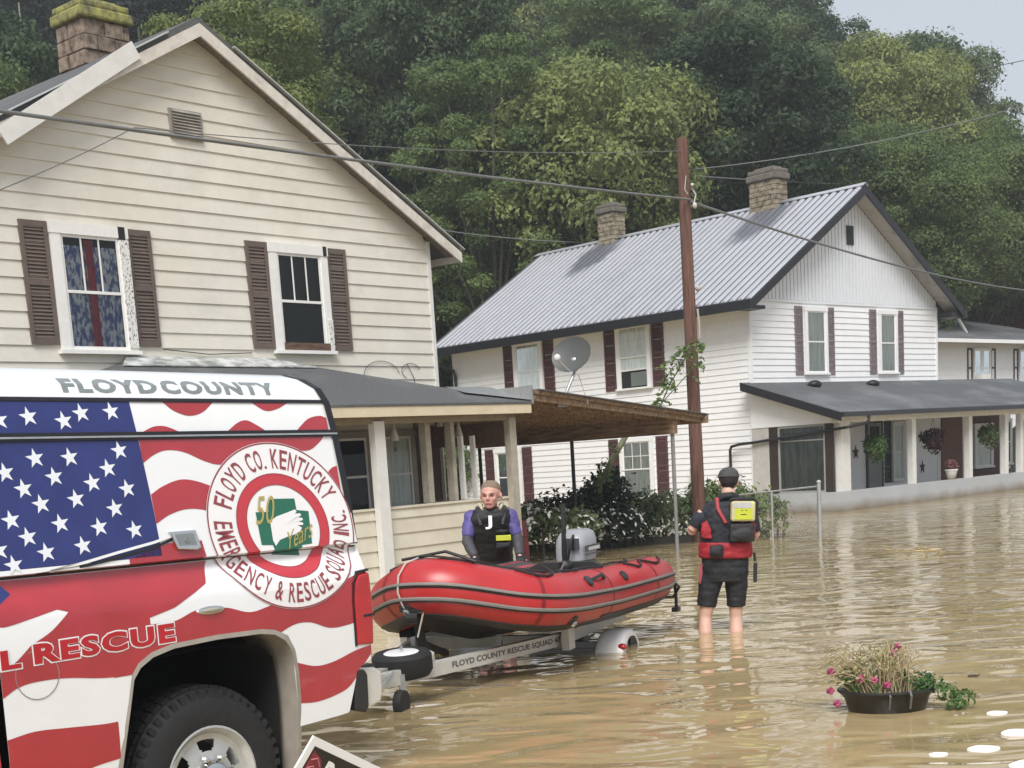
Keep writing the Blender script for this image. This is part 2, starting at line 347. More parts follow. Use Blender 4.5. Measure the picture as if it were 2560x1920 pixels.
# ------------------------------------------------------------ house helpers (local frame: x along the front, y inward, z up)
def FR(x, o, z): return (x, -o, z)                   # front wall, o = outwards
def siding(mb, P, zs, exp, x0f, x1f, t=.02, seams=None):
    z = zs[0]
    while z < zs[1]-1e-3:
        z2 = min(z+exp, zs[1]); a0, a1, b0, b1 = x0f(z), x1f(z), x0f(z2), x1f(z2)
        if a1-a0 < .02: break
        if b1 < b0: b0 = b1 = (b0+b1)/2
        mb.face([P(a0, t, z), P(a1, t, z), P(b1, .004, z2), P(b0, .004, z2)])
        mb.face([P(a0, .002, z), P(a1, .002, z), P(a1, t, z), P(a0, t, z)])
        z = z2
def window(root, P, s0, s1, z0, z1, cas=.1, kind='lace', open_=0, muntin=None, casm=None, lower_muntin=None, ac=False, sides=None):
    """casing outer size s0..s1, z0..z1; the parts of one sash window"""
    casm = casm or trimw
    f = MB(); o0, o1 = .0, .075
    def bx(mb, a, b, c, d, e, g_): 
        p = [P(a, e, c), P(b, e, c), P(b, g_, c), P(a, g_, c), P(a, e, d), P(b, e, d), P(b, g_, d), P(a, g_, d)]
        n = len(mb.v); mb.v += p
        for q in ((0, 3, 2, 1), (4, 5, 6, 7), (0, 1, 5, 4), (1, 2, 6, 5), (2, 3, 7, 6), (3, 0, 4, 7)): mb.f.append(tuple(n+i for i in q)); mb.m.append(0)
    bx(f, s0, s0+cas, z0, z1-cas, o0, o1); bx(f, s1-cas, s1, z0, z1-cas, o0, o1); bx(f, s0-.01, s1+.01, z1-cas, z1, o0, o1+.008)
    bx(f, s0-.03, s1+.03, z0-.045, z0, o0, o1+.03)
    w = f.build('window', casm, root)
    a, b, c, d = s0+cas, s1-cas, z0, z1-cas; mid = (c+d)/2+.01
    s = MB(); t = .034
    bx(s, a, a+t, c, d, .042, .060); bx(s, b-t, b, c, d, .042, .060); bx(s, a+t, b-t, d-t, d, .042, .060); bx(s, a+t, b-t, mid-t/2, mid+t/2, .042, .064)
    zl = c+open_
    bx(s, a+t, b-t, zl, zl+t*1.3, .040, .058)
    if muntin:
        nx_, nz_ = muntin
        for i in range(1, nx_): x = a+t+(b-a-2*t)*i/nx_; bx(s, x-.009, x+.009, mid+t/2, d-t, .044, .056)
        for i in range(1, nz_): z = mid+(d-mid-t)*i/nz_; bx(s, a+t, b-t, z-.009, z+.009, .0435, .0565)
    s.build('sash', trimw, w)
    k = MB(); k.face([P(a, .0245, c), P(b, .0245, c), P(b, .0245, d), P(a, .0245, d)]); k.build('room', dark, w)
    def curt(x0, x1, za, zb, m, amp=.006, name='curtain'):
        cm = MB(); n = 14
        for i in range(n):
            u0, u1 = x0+(x1-x0)*i/n, x0+(x1-x0)*(i+1)/n; q0 = .028+amp*(.5+.5*math.sin(i*2.4))*.5; q1 = .028+amp*(.5+.5*math.sin((i+1)*2.4))*.5
            cm.face([P(u0, q0, za), P(u1, q1, za), P(u1, q1, zb), P(u0, q0, zb)])
        cm.build(name, m, w, smooth=60)
    if kind == 'lace': curt(a+.02, b-.02, c+open_, d-.03, lace)
    if kind == 'half': curt(a+.02, b-.02, mid, d-.03, lace); curt(a+.02, a+(b-a)*.62, c+.03, mid, lace)
    if kind == 'blue':
        curt(a+.02, b-.02, c+.02, d-.12, lace2); curt(a+(b-a)*.40, a+(b-a)*.56, c+.02, d-.05, redcl, .016, 'red_cloth_strip')
    if ac:
        q = MB(); bx(q, a+.04, a+(b-a)*.55, c+.03, c+open_-.05, .03, .12); q.build('air_conditioner', mat('ac_grey', (.14, .16, .15), .5), w)
    gl = MB(); gl.face([P(a, .0465, zl), P(b, .0465, zl), P(b, .0465, d), P(a, .0465, d)]); gl.build('pane', glass, w)
    return w
def shutter(root, P, s0, s1, z0, z1, m, louv=True):
    q = MB()
    def bx(a, b, c, d, e, g_):
        p = [P(a, e, c), P(b, e, c), P(b, g_, c), P(a, g_, c), P(a, e, d), P(b, e, d), P(b, g_, d), P(a, g_, d)]
        n = len(q.v); q.v.extend(p)
        for w in ((0, 3, 2, 1), (4, 5, 6, 7), (0, 1, 5, 4), (1, 2, 6, 5), (2, 3, 7, 6), (3, 0, 4, 7)): q.f.append(tuple(n+i for i in w)); q.m.append(0)
    st = (s1-s0)*.14; zm = (z0+z1)/2
    bx(s0, s0+st, z0, z1, .005, .045); bx(s1-st, s1, z0, z1, .005, .045)
    for z, h in ((z0, .07), (zm-.03, .06), (z1-.07, .07)): bx(s0+st, s1-st, z, z+h, .006, .043)
    if louv:
        for za, zb in ((z0+.07, zm-.03), (zm+.03, z1-.07)):
            n = int((zb-za)/.042)
            for i in range(n):
                z = za+(zb-za)*i/n; h = (zb-za)/n
                q.face([P(s0+st, .038, z+.004), P(s1-st, .038, z+.004), P(s1-st, .018, z+h), P(s0+st, .018, z+h)])
                q.face([P(s0+st, .018, z), P(s1-st, .018, z), P(s1-st, .038, z+.004), P(s0+st, .038, z+.004)])
    return q.build('shutter', m, root)

# ------------------------------------------------------------ cream house (left)
A = thing('cream_house', 'cream clapboard house with brown shutters and a mossy stone chimney, behind the rescue truck', 'house', (-.659, 21.4, 0), .8446)
SL = .535; ZA = 7.08; CX = -4.05
def gz_(z): return (ZA-z)/SL
f = MB(); siding(f, FR, (-.5, 7.02), .188, lambda z: max(-8.1, CX-gz_(z)) if z > 4.9 else -8.1, lambda z: min(0, CX+gz_(z)) if z > 4.9 else 0, .022)
f.build('wall', cream, A)
f = MB(); f.prism([(-8.09, -.5), (-.01, -.5), (-.01, 4.9), (CX, 7.04), (-8.09, 4.9)], .002, 9.0, lambda p, q, a: (p, a, q)); f.build('house_body', cream, A)
f = MB(); siding(f, lambda x, o, z: (o-.01, x, z), (-.5, 4.9), .188, lambda z: 0, lambda z: 9, .02)
siding(f, lambda x, o, z: (-8.09-o, x, z), (-.5, 4.9), .188, lambda z: 0, lambda z: 9, .02); f.build('side_siding', cream, A)
for a_ in (-.03, -8.13): MB().box(a_, a_+.066, -.036, .03, -.5, 4.88).build('corner_trim', postw, A)
OV = .24
def rakept(s, up=0): return (s, ZA+.02-abs(s-CX)*SL+up)
f = MB()
for sg in (1, -1):
    e = CX+sg*4.52
    f.prism([rakept(CX), rakept(e), rakept(e, .11), rakept(CX, .13)], -OV, 9.3, lambda p, q, a: (p, a, q))
rf = f.build('roof', roofA, A)
f = MB()
for sg in (1, -1):
    e = CX+sg*4.53
    f.prism([rakept(CX, -.105), rakept(e, -.105), rakept(e, .045), rakept(CX, .045)], -OV-.03, -OV+.001, lambda p, q, a: (p, a, q))
f.box(CX+4.5, CX+4.53, -OV+.002, 9.3, rakept(CX+4.5, -.10)[1], rakept(CX+4.5, .06)[1])
f.build('barge_board', stains(mat('weathered_barge', (.60, .56, .50), .7, .1, 10), (.3, .22, .17), (3, 3, 3), .5, .7, .6), rf)
f = MB()
for sg in (1, -1):
    e = CX+sg*4.50
    f.prism([rakept(CX, -.012), rakept(e, -.012), rakept(e, -.001), rakept(CX, -.001)], -OV, -.001, lambda p, q, a: (p, a, q))
f.build('soffit', mat('soffit_boards', (.20, .165, .125), .8, .25, 5, stretch=(8, 1, 8)), rf)
f = MB()
for sg in (1, -1):
    e = CX+sg*4.58
    f.prism([rakept(CX+sg*.5, .112), rakept(e, .112), rakept(e, .128), rakept(CX+sg*.5, .128)], -OV-.055, -OV+.05, lambda p, q, a: (p, a, q))
f.build('drip_edge', mat('pale_metal_edge', (.55, .55, .53), .4, .1, metal=.4), rf)
# loose flashing board hanging over the left rake
f = MB(); p0 = Vector((-5.05, -OV-.05, rakept(-5.05, .10)[1])); p1 = Vector((-6.95, -OV-.09, rakept(-6.95, -.10)[1]))
f.beam(p0, p1, .02, .20, up=(0, 0, 1)); f.build('loose_board', postw, rf)
# gable vent
f = MB(); f.box(-4.47, -3.98, -.045, -.0, 5.80, 6.15); q = 0
for i in range(9):
    z = 5.82+i*.036; f.face([(-4.44, -.047, z+.03), (-4.01, -.047, z+.03), (-4.01, -.075, z), (-4.44, -.075, z)])
    f.face([(-4.44, -.075, z), (-4.01, -.075, z), (-4.01, -.047, z-.002), (-4.44, -.047, z-.002)])
f.build('gable_vent', stains(mat('vent_grey', (.27, .25, .22), .8, .15, 10), (.45, .42, .37), (4, 4, 9), .5, .6, .6), A)
# upstairs windows
w1 = window(A, FR, -6.33, -5.29, 3.21, 4.65, .125, 'blue', muntin=(3, 1))
shutter(A, FR, -6.70, -6.345, 3.27, 4.65, shutA); shutter(A, FR, -5.27, -4.93, 3.27, 4.65, shutA)
f = MB(); f.box(-5.415, -5.29, -.09, -.076, 3.24, 4.50); f.build('peeling_casing', peel, w1)
f = MB(); f.box(-5.42, -5.33, -.09, -.05, 4.51, 4.655); f.build('casing_gap', dark, w1)
w2 = window(A, FR, -3.09, -2.07, 3.26, 4.65, .12, 'none', muntin=(3, 1))
shutter(A, FR, -3.46, -3.10, 3.275, 4.65, shutA); shutter(A, FR, -2.05, -1.69, 3.275, 4.65, shutA)
f = MB(); f.box(-2.15, -2.07, -.09, -.076, 3.26, 3.68); f.build('peeling_casing', peel, w2)
f = MB(); f.box(-2.15, -2.09, -.09, -.05, 4.53, 4.655); f.build('casing_gap', dark, w2)
f = MB(); f.box(-2.97, -2.15, -.09, -.03, 3.265, 3.36); f.build('bare_sill', brownw, w2)
# chimney
def stack(root, x0, x1, y0, y1, z0, z1, zc, m, mc, name='chimney', over=.07, seed=0, cell=.16):
    rng = random.Random(seed); b = MB(); nz = int((z1-z0)/cell)
    for k in range(nz):
        za, zb = z0+(z1-z0)*k/nz, z0+(z1-z0)*(k+1)/nz-.012
        for (ax0, ax1, fixed, axis) in ((x0, x1, y0, 'y'), (y0, y1, x0, 'x'), (x0, x1, y1, 'y2'), (y0, y1, x1, 'x2')):
            x = ax0
            while x < ax1-.01:
                w = min(ax1-x, cell*(1.1+rng.random()*1.6)); 
                if ax1-x-w < .05: w = ax1-x
                p = rng.uniform(.0, .03)
                if axis == 'y': b.box(x+.006, x+w-.006, fixed-p, fixed+.05, za, zb)
                elif axis == 'x': b.box(fixed-p, fixed+.05, x+.006, x+w-.006, za, zb)
                elif axis == 'y2': b.box(x+.006, x+w-.006, fixed-.05, fixed+p, za, zb)
                else: b.box(fixed-.05, fixed+p, x+.006, x+w-.006, za, zb)
                x += w
    b.box(x0+.012, x1-.012, y0+.012, y1-.012, z0, z1+.01)
    c = b.build(name, m, root, bevel=.008)
    q = MB(); q.box(x0-over, x1+over, y0-over, y1+over, z1+.012, z1+(zc-z1)*.55); q.box(x0-over*.5, x1+over*.5, y0-over*.5, y1+over*.5, z1+(zc-z1)*.55, zc-.03)
    q.box(x0+.08, x1-.08, y0+.08, y1-.08, zc-.03, zc+.03)
    o = q.build('cap', mc, c, bevel=.03); return c
stack(A, -4.19, -3.47, 2.0, 2.62, 6.4, 7.74, 8.02, stone, moss, over=.06, seed=3, cell=.17)
# porch of the cream house
PO = 1.8
pr = MB()
x0, x1, xe0, xe1 = -5.3, -3.15, -7.9, -.32; zt, ze, yo = 3.13, 2.40, -2.12
pr.face([(x0, -.02, zt), (x1, -.02, zt), (xe1, yo, ze), (xe0, yo, ze)]); pr.face([(x1, -.02, zt), (xe1, -.02, ze+.02), (xe1, yo, ze)]); pr.face([(x0, -.02, zt), (xe0, yo, ze), (xe0, -.02, ze+.02)])
pr.face([(xe0, -.02, ze-.03), (xe1, -.02, ze-.03), (xe1, yo, ze-.03), (xe0, yo, ze-.03)]); 
pr.face([(xe0, yo, ze-.03), (xe1, yo, ze-.03), (xe1, yo, ze), (xe0, yo, ze)]); pr.face([(xe1, yo, ze-.03), (xe1, -.02, ze-.03), (xe1, -.02, ze+.02), (xe1, yo, ze)])
prf = pr.build('porch_roof', roofA, A)
f = MB(); f.box(xe0+.02, xe1-.01, yo+.01, yo+.045, ze-.155, ze-.032); f.build('fascia', ivory, prf)
f = MB(); f.box(xe0+.05, xe1-.05, yo+.046, -.03, ze-.11, ze-.095); f.build('ceiling', brownw, prf)
f = MB(); f.box(xe0+.3, -.46, -PO-.10, -PO+.06, 2.17, ze-.112); f.build('beam', mat('dull_beam', (.28, .23, .16), .8, .2), prf)
f = MB(); f.face([(-1.3, -1.75, 2.56), (-.30, -2.13, 2.42), (-.30, -1.35, 2.66), (-1.1, -1.2, 2.68)]); f.box(-.33, -.305, -2.14, -1.5, 2.37, 2.62); f.build('flashing', steel, prf)
pts = ((-5.1, 3.135), (-4.6, 3.17), (-4.0, 3.15), (-3.4, 3.16)); f = MB()
f.prism([(-5.45, 0), (-3.1, 0), (-2.75, -.42), (-5.8, -.42)], .0, .012, lambda p, q, a: (p, q-.03, 3.135+q*.343+a+.004)); f.build('patch', mat('bleached_patch', (.20, .21, .20), .7, scale=4, col2=(.55, .56, .55), ramp=(.4, .6)), prf)
# low wall of the porch
f = MB(); siding(f, lambda x, o, z: (x, -PO-o, z), (-.4, 1.09), .195, lambda z: -7.6, lambda z: -.55, .022); f.box(-7.6, -.55, -PO, -PO+.09, -.4, 1.085)
siding(f, lambda x, o, z: (-.55+o, x, z), (-.4, 1.09), .195, lambda z: -PO, lambda z: -.02, .02)
f.box(-7.62, -.54, -PO-.03, -PO+.1, 1.088, 1.115)
f.build('porch_wall', stains(mat('buff_siding', (.62, .575, .47), .6, .06, 3), (.45, .38, .26), (.8, .8, 2), .45, .7, .5), A)
for (a, b, m_, z0) in ((-3.22, -3.04, postw, -.4), (-.61, -.475, postb, -.4), (-6.0, -5.86, postw, -.4)):
    f = MB(); f.box(a, b, -PO-.13, -PO-.024, z0, 2.20); f.build('porch_post', m_, A)
for x in (-.50,): 
    f = MB(); f.box(x-.05, x+.05, -.16, -.05, -.4, 2.2); f.build('porch_post', brownw, A)
# porch interior on the house wall
f = MB(); f.box(-.50, -.10, -.06, -.024, .3, 2.2); dr = f.build('door', mat('dark_door', (.035, .014, .012), .6), A)
f = MB(); f.box(-.57, -.505, -.075, -.02, .3, 2.25); f.box(-.095, -.03, -.075, -.02, .3, 2.25); f.box(-.57, -.03, -.076, -.021, 2.252, 2.30); f.build('door_frame', mat('dull_door_frame', (.20, .17, .14), .7), dr)
window(A, FR, -1.30, -.60, .95, 2.15, .09, 'lace', casm=mat('grey_old_trim', (.30, .285, .25), .7, .1))
window(A, FR, -2.35, -1.5, .95, 2.15, .09, 'none', casm=mat('grey_old_trim', (.30, .285, .25), .7, .1))
f = MB(); f.box(-2.05, -1.95, -PO+.12, -PO+.24, 1.12, 2.2); f.box(-1.55, -1.48, -PO+.12, -PO+.24, 1.12, 2.2); f.build('window_mullion', postb, A)
f = MB(); f.box(-1.35, -1.31, -PO+.12, -PO+.2, 1.12, 1.98); f.box(-1.10, -1.07, -PO+.12, -PO+.2, 1.12, 1.98); f.build('screen_stile', postw, A)
f = MB(); f.box(-.545, -.50, -1.72, -.2, 1.86, 2.16); f.build('dropped_beam', brownw, A)
# electrical loops on the wall
f = MB()
for (x, z, r_) in ((-1.15, 2.93, .30), (-.55, 3.0, .16)):
    f.tube([(x+r_*1.2*math.cos(a), -.035, z+r_*math.sin(a)*.7) for a in np.linspace(.2, 4.2, 16)], .0045, 5)
f.tube([(-.62, -.035, 3.1), (-.5, -.04, 2.9), (-.47, -.035, 2.6)], .005, 5); f.tube([(-4.9, -.03, 3.24), (-4.2, -.035, 3.19), (-3.5, -.03, 3.22)], .006, 5)
f.build('wall_cable', blackm, A)
for (x, y) in ((-2.45, -1.5), (-1.25, -1.55)):
    t = thing('wind_chime', 'pale wind chime hanging under the cream house porch roof, nearer the truck' if x < -2 else 'pale wind chime under the cream porch roof, above the man in purple sleeves', 'wind chime', (0, 0, 0), .8446, 'wind chimes under the porch roof')
    t.matrix_world = Matrix.Translation((-.659, 21.4, 0)) @ Matrix.Rotation(.8446, 4, 'Z') @ Matrix.Translation((x, y, 0))
    f = MB(); f.lathe([(.012, 2.28), (.02, 2.14), (.05, 2.02), (.062, 1.96), (.0, 1.955)], 12); f.build('bell', mat('chime_pale', (.42, .40, .36), .6), t, smooth=50)
    f = MB(); f.tube([(0, 0, 2.27), (0, 0, 2.32)], .004, 5); f.tube([(0, 0, 1.96), (0, 0, 1.86)], .004, 5); f.box(-.02, .02, -.003, .003, 1.82, 1.87); f.build('cord', blackm, t)

# ------------------------------------------------------------ carport roof beside the cream house
K = thing('carport', 'sagging carport of rotten brown boards on thin posts, joined to the cream porch', 'carport', (-.659, 21.4, 0), .8446)
def kz(x): return 2.50-(x+.3)*.096
f = MB(); f.prism([(-.30, kz(-.3)), (3.95, kz(3.95)), (3.95, kz(3.95)+.05), (-.30, kz(-.3)+.05)], -2.2, 2.4, lambda p, q, a: (p, a, q)); f.build('deck', rustw, K)
f = MB(); f.prism([(-.28, kz(-.28)+.052), (4.02, kz(4.02)+.052), (4.02, kz(4.02)+.067), (-.28, kz(-.28)+.067)], -2.25, 2.42, lambda p, q, a: (p, a, q)); f.build('roofing', roofA, K)
f = MB()
for i in range(13):
    y = -2.15+i*.37; f.prism([(-.28, kz(-.28)-.09), (3.9, kz(3.9)-.07), (3.9, kz(3.9)-.002), (-.28, kz(-.28)-.002)], y, y+.045, lambda p, q, a: (p, a, q))
f.build('rafter', rustw, K)
f = MB(); f.prism([(3.92, kz(3.92)-.08), (4.0, kz(3.99)-.08), (4.0, kz(3.99)+.055), (3.96, kz(3.96)+.055), (3.92, kz(3.92)-.003)], -2.24, 2.41, lambda p, q, a: (p, a, q)); f.box(3.18, 3.30, -2.1, 2.2, 1.86, kz(3.3)-.09)
f.build('outer_beam', rustw, K)
for (x, y, m_) in ((3.24, 0, black), (3.24, -2.12+.08, mat('dull_grey_pipe', (.2, .2, .2), .5)), (3.24, 2.1, black)):
    f = MB(); f.tube([(x, y, -.45), (x, y, 1.86)], .032, 8); f.build('post', m_, K, smooth=60)

# ------------------------------------------------------------ satellite dish on the carport roof
D = thing('satellite_dish', 'grey satellite dish on a bent mast above the brown carport roof', 'satellite dish', (1.22, 20.8, 0))
f = MB(); f.tube([(-.02, -.1, 2.40), (.0, -.1, 2.46), (.17, -.05, 2.80), (.20, .02, 2.86)], .022, 8); f.build('mast', steel, D, smooth=50)
f = MB(); f.box(-.10, .06, -.16, -.04, 2.33, 2.42); f.tube([(.02, -.08, 2.43), (.45, .2, 2.30)], .006, 5); f.tube([(.24, .1, 2.80), (.33, -.35, 2.34)], .006, 5); f.build('foot', steel, D)
ax = Vector((-.42, -.72, .30)).normalized(); zq = ax.to_track_quat('Z', 'Y').to_matrix().to_4x4(); T_ = Matrix.Translation((.17, .02, 3.06)) @ zq @ Matrix.Diagonal((1.0, .86, 1, 1))
f = MB(); pr_ = [(0, 0), (.12, .008), (.22, .028), (.30, .055), (.315, .062), (.315, .055), (.30, .044), (.22, .017), (.12, -.003), (0, -.012)]; f.lathe(pr_, 32, T_)
f.build('reflector', mat('dish_grey', (.075, .08, .078), .5, .1), D, smooth=40)
f = MB(); f.tube([tuple(T_ @ Vector((0, -.30, .05))), tuple(T_ @ Vector((.0, -.28, .42)))], .012, 6); f.ell(tuple(T_ @ Vector((0, -.25, .46))), (.05, .05, .055)); f.build('feed_arm', mat('feed_white', (.6, .58, .56), .5), D, smooth=50)
f = MB(); f.ell(tuple(T_ @ Vector((0.02, -.06, -.04))), (.07, .06, .05)); f.beam(tuple(T_ @ Vector((0, 0, -.05))), (.20, .02, 2.84), .05, .05); f.build('bracket', steel, D, smooth=50)

# ------------------------------------------------------------ white house (right)
B = thing('white_house', 'white two storey house with maroon shutters, metal roof and flooded front porch', 'house', (6.33, 33.05, 0), .742)
W, L, HX = 8.34, 10.4, 4.17
ZR, SB = 7.62, .60
def bz(s, up=0): return (s, ZR-abs(s-HX)*SB+up)
f = MB(); siding(f, FR, (-.5, 4.93), .146, lambda z: 0, lambda z: W, .022); f.build('wall', white, B)
def PC_(x, o, z): return (-o, x, z)
f = MB(); siding(f, PC_, (-.5, 4.98), .146, lambda z: 0, lambda z: L, .022); siding(f, lambda x, o, z: (W+o, x, z), (-.5, 5.0), .146, lambda z: 0, lambda z: L, .022); f.build('side_siding', white, B)
f = MB(); f.prism([(.01, -.5), (W-.01, -.5), (W-.01, 5.03), (HX, bz(HX)[1]-.02), (.01, 5.03)], .002, L, lambda p, q, a: (p, a, q)); f.build('house_body', white, B)
f = MB(); n = 56
for i in range(n):
    x = W*i/n; x2 = W*(i+1)/n-.035
    h0, h1 = bz(x)[1]-.02, bz(x2)[1]-.02
    if min(h0, h1) > 5.0: f.prism([(x, 4.97), (x2, 4.97), (x2, h1), (x, h0)], -.028, -.0015, lambda p, q, a: (p, a, q))
f.box(-.02, W+.02, -.034, -.001, 4.90, 4.965)
f.build('gable_panelling', stains(mat('gable_white', (.70, .72, .75), .45, .03), (.55, .56, .57), (1, 1, 1), .5, .8, .4), B)
for x in (-.035, W-.045): MB().box(x, x+.08, -.035, .045, -.5, 4.89).build('corner_trim', white, B)
MB().box(-.04, .03, L-.05, L+.03, -.5, 4.95).build('corner_trim', white, B)
f = MB(); f.box(4.05, 4.34, -.06, -.02, 6.37, 6.83)
for i in range(10): z = 6.40+i*.042; f.face([(4.08, -.062, z+.03), (4.31, -.062, z+.03), (4.31, -.075, z), (4.08, -.075, z)])
f.build('gable_vent', shutC, B)
OB = .5; yB0, yB1 = -OB, L+.5
valley = mat('valley_painted_shade', (.095, .10, .115), .45, .2, 3, metal=.4)  # shade between the ribs, put into the colour of the valleys
rb = MB(); e0 = -.55
for sg in (1, -1):
    e = HX+sg*(HX+.55); rb.prism([bz(HX, .02), bz(e, .02), bz(e, .09), bz(HX, .09)], yB0, yB1, lambda p, q, a: (p, a, q))
per = .235; k = 0; y = yB0+.02
while y < yB1-.15:
    for sg in (1, -1):
        e = HX+sg*(HX+.55); a, b = bz(HX, .09), bz(e, .09)
        rb.face([(a[0], y, a[1]), (b[0], y, b[1]), (b[0], y+.03, b[1]+.04), (a[0], y+.03, a[1]+.04)], 1)
        rb.face([(a[0], y+.03, a[1]+.04), (b[0], y+.03, b[1]+.04), (b[0], y+.115, b[1]+.04), (a[0], y+.115, a[1]+.04)], 1)
        rb.face([(a[0], y+.115, a[1]+.04), (b[0], y+.115, b[1]+.04), (b[0], y+.145, b[1]), (a[0], y+.145, a[1])], 1)
        rb.face([(b[0], y, b[1]), (b[0], y+.03, b[1]+.04), (b[0], y+.115, b[1]+.04), (b[0], y+.145, b[1])], 1)
    y += per
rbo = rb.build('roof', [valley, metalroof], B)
f = MB()
f.prism([(HX-.12, ZR+.07), (HX, ZR+.145), (HX+.12, ZR+.07), (HX+.12, ZR+.085), (HX, ZR+.16), (HX-.12, ZR+.085)], yB0-.03, yB1+.03, lambda p, q, a: (p, a, q)); f.build('ridge_cap', metalroof, rbo)
f = MB()
for sg in (1, -1):
    e = HX+sg*(HX+.57)
    f.prism([bz(HX, -.12), bz(e, -.12), bz(e, .088), bz(HX, .088)], yB0-.045, yB0-.001, lambda p, q, a: (p, a, q))
f.build('barge_board', black, rbo)
f = MB()
for sg in (1, -1):
    e = HX+sg*(HX+.5)
    f.prism([bz(HX, -.012), bz(e, -.012), bz(e, .019), bz(HX, .019)], yB0, -.036, lambda p, q, a: (p, a, q))
f.build('soffit', stains(mat('soffit_grey', (.46, .43, .39), .7, .1, 3, stretch=(6, 1, 6)), (.2, .17, .13), (2, 2, 2), .5, .65, .6), rbo)
ez = bz(-.55)[1]
f = MB()
for x0_, x1_ in ((-.68, -.552), (W+.552, W+.68)): f.box(x0_, x1_, yB0-.05, yB1, ez-.14, ez+.06)
f.box(-.552, -.02, yB0+.02, -.04, ez-.13, ez-.05)
f.box(W+.02, W+.552, yB0+.02, -.04, ez-.13, ez+.02)
f.build('gutter', black, rbo)
f = MB(); f.box(-.552, -.014, -.02, L+.4, ez-.05, ez-.03); f.build('eave_soffit', mat('eave_white', (.5, .48, .44), .7), rbo)
f = MB(); f.tube([(-.60, L+.2, ez-.15), (-.60, L+.2, ez-.3), (-.12, L-.1, ez-.55), (-.09, L-.12, ez-.7), (-.09, L-.12, 0)], .045, 8); f.build('downspout', black, B, smooth=50)
f = MB(); f.tube([(W+.62, -.3, ez-.1), (W+1.1, -.3, ez-.5)], .04, 8); f.build('downspout_elbow', postw, B)
stack(B, 3.90, 4.42, 1.95, 2.75, 7.2, 8.30, 8.62, stoneB, capst, seed=5, cell=.12)
stack(B, 3.92, 4.40, 7.55, 8.15, 7.2, 8.42, 8.70, stoneB, capst, seed=6, cell=.12)
# front upstairs windows
for (a, b) in ((2.13, 3.09), (5.40, 6.30)):
    window(B, FR, a, b, 3.25, 4.83, .11, 'lace', casm=white)
for a in (1.765, 3.105, 5.02, 6.32): shutter(B, FR, a, a+.31, 3.21, 4.83, shutBf)
# side windows
window(B, PC_, 2.99, 4.13, 3.22, 4.82, .11, 'lace', open_=.42, muntin=(3, 2), casm=white, ac=True)
for a in (2.575, 4.165): shutter(B, PC_, a, a+.38, 3.19, 4.82, shutB)
window(B, PC_, 6.78, 7.90, 3.22, 4.79, .11, 'lace', casm=white)
for a in (6.37, 7.92): shutter(B, PC_, a, a+.38, 3.19, 4.79, shutB)
window(B, PC_, 3.04, 4.17, .48, 1.99, .11, 'lace', muntin=(3, 2), casm=white)
for a in (2.59, 4.19): shutter(B, PC_, a, a+.37, .50, 1.97, shutB)
window(B, PC_, 7.83, 8.9, .45, 1.95, .11, 'lace', casm=white)
for a in (7.42, 8.93): shutter(B, PC_, a, a+.37, .40, 1.95, shutB)
f = MB(); f.box(-.14, -.016, 1.55, 1.83, .55, 1.15); f.tube([(-.07, 1.69, 1.15), (-.07, 1.69, 3.6)], .012, 6); f.build('meter_box', mat('meter_grey', (.42, .43, .42), .5), B, smooth=40)
# porch
PD = 2.3
pr = MB(); zt, ze = 3.06, 2.16
pr.prism([(.02, 3.05), (-PD-.38, 2.20), (-PD-.38, 2.17), (.02, 2.98)], -.42, 12.6, lambda p, q, a: (a, p, q))
prb = pr.build('porch_roof', roofB2, B)
f = MB(); f.prism([(-.016, 3.045), (-PD-.40, 2.185), (-PD-.40, 2.0), (-.016, 2.86)], -.46, -.422, lambda p, q, a: (a, p, q)); f.build('rake_fascia', black, prb)
f = MB(); f.box(-.42, 12.6, -PD-.47, -PD-.385, 2.09, 2.185); f.build('gutter', mat('porch_gutter', (.022, .022, .025), .4), prb)
f = MB(); f.box(-.38, 12.5, -PD-.38, -PD-.10, 2.06, 2.09); f.box(-.1, 12.4, -PD-.09, -PD+.07, 1.97, 2.168); f.build('eave_board', mat('porch_white_board', (.62, .61, .58), .6), prb)
f = MB(); f.box(.05, 12.4, -PD+.08, -.03, 2.12, 2.14); f.build('ceiling', mat('porch_ceiling', (.4, .39, .36), .7), prb)
for (x, z, y) in ((1.9, 2.94, -.45), (4.5, 2.93, -.42)):
    f = MB(); f.ell((x, y, z+.01), (.20, .16, .10)); f.build('roof_vent', black, prb, smooth=50)
f = MB(); f.prism([(-.02, 2.84), (-PD-.0, 2.07), (-PD-.0, 1.985), (-.02, 1.985)], -.085, -.03, lambda p, q, a: (a, p, q)); f.build('porch_gable', white, B)
f = MB(); f.box(-.09, 12.5, -PD-.09, -PD+.09, -.5, .452); f.box(-.09, .09, -PD+.09, -.03, -.5, .452); f.build('porch_wall', greyw, B)
f = MB(); f.box(0, 12.5, -PD, -.02, .1, .2); f.build('porch_floor', greyw, B)
for x in (.03, 3.02, 5.70, 7.57, 8.40, 11.2):
    f = MB(); w_ = .36 if x < 1 else .17
    f.box(x, x+w_, -PD-.08, -PD+(.08 if x < 1 else .06), .453, 1.97); f.build('porch_post', postw, B)
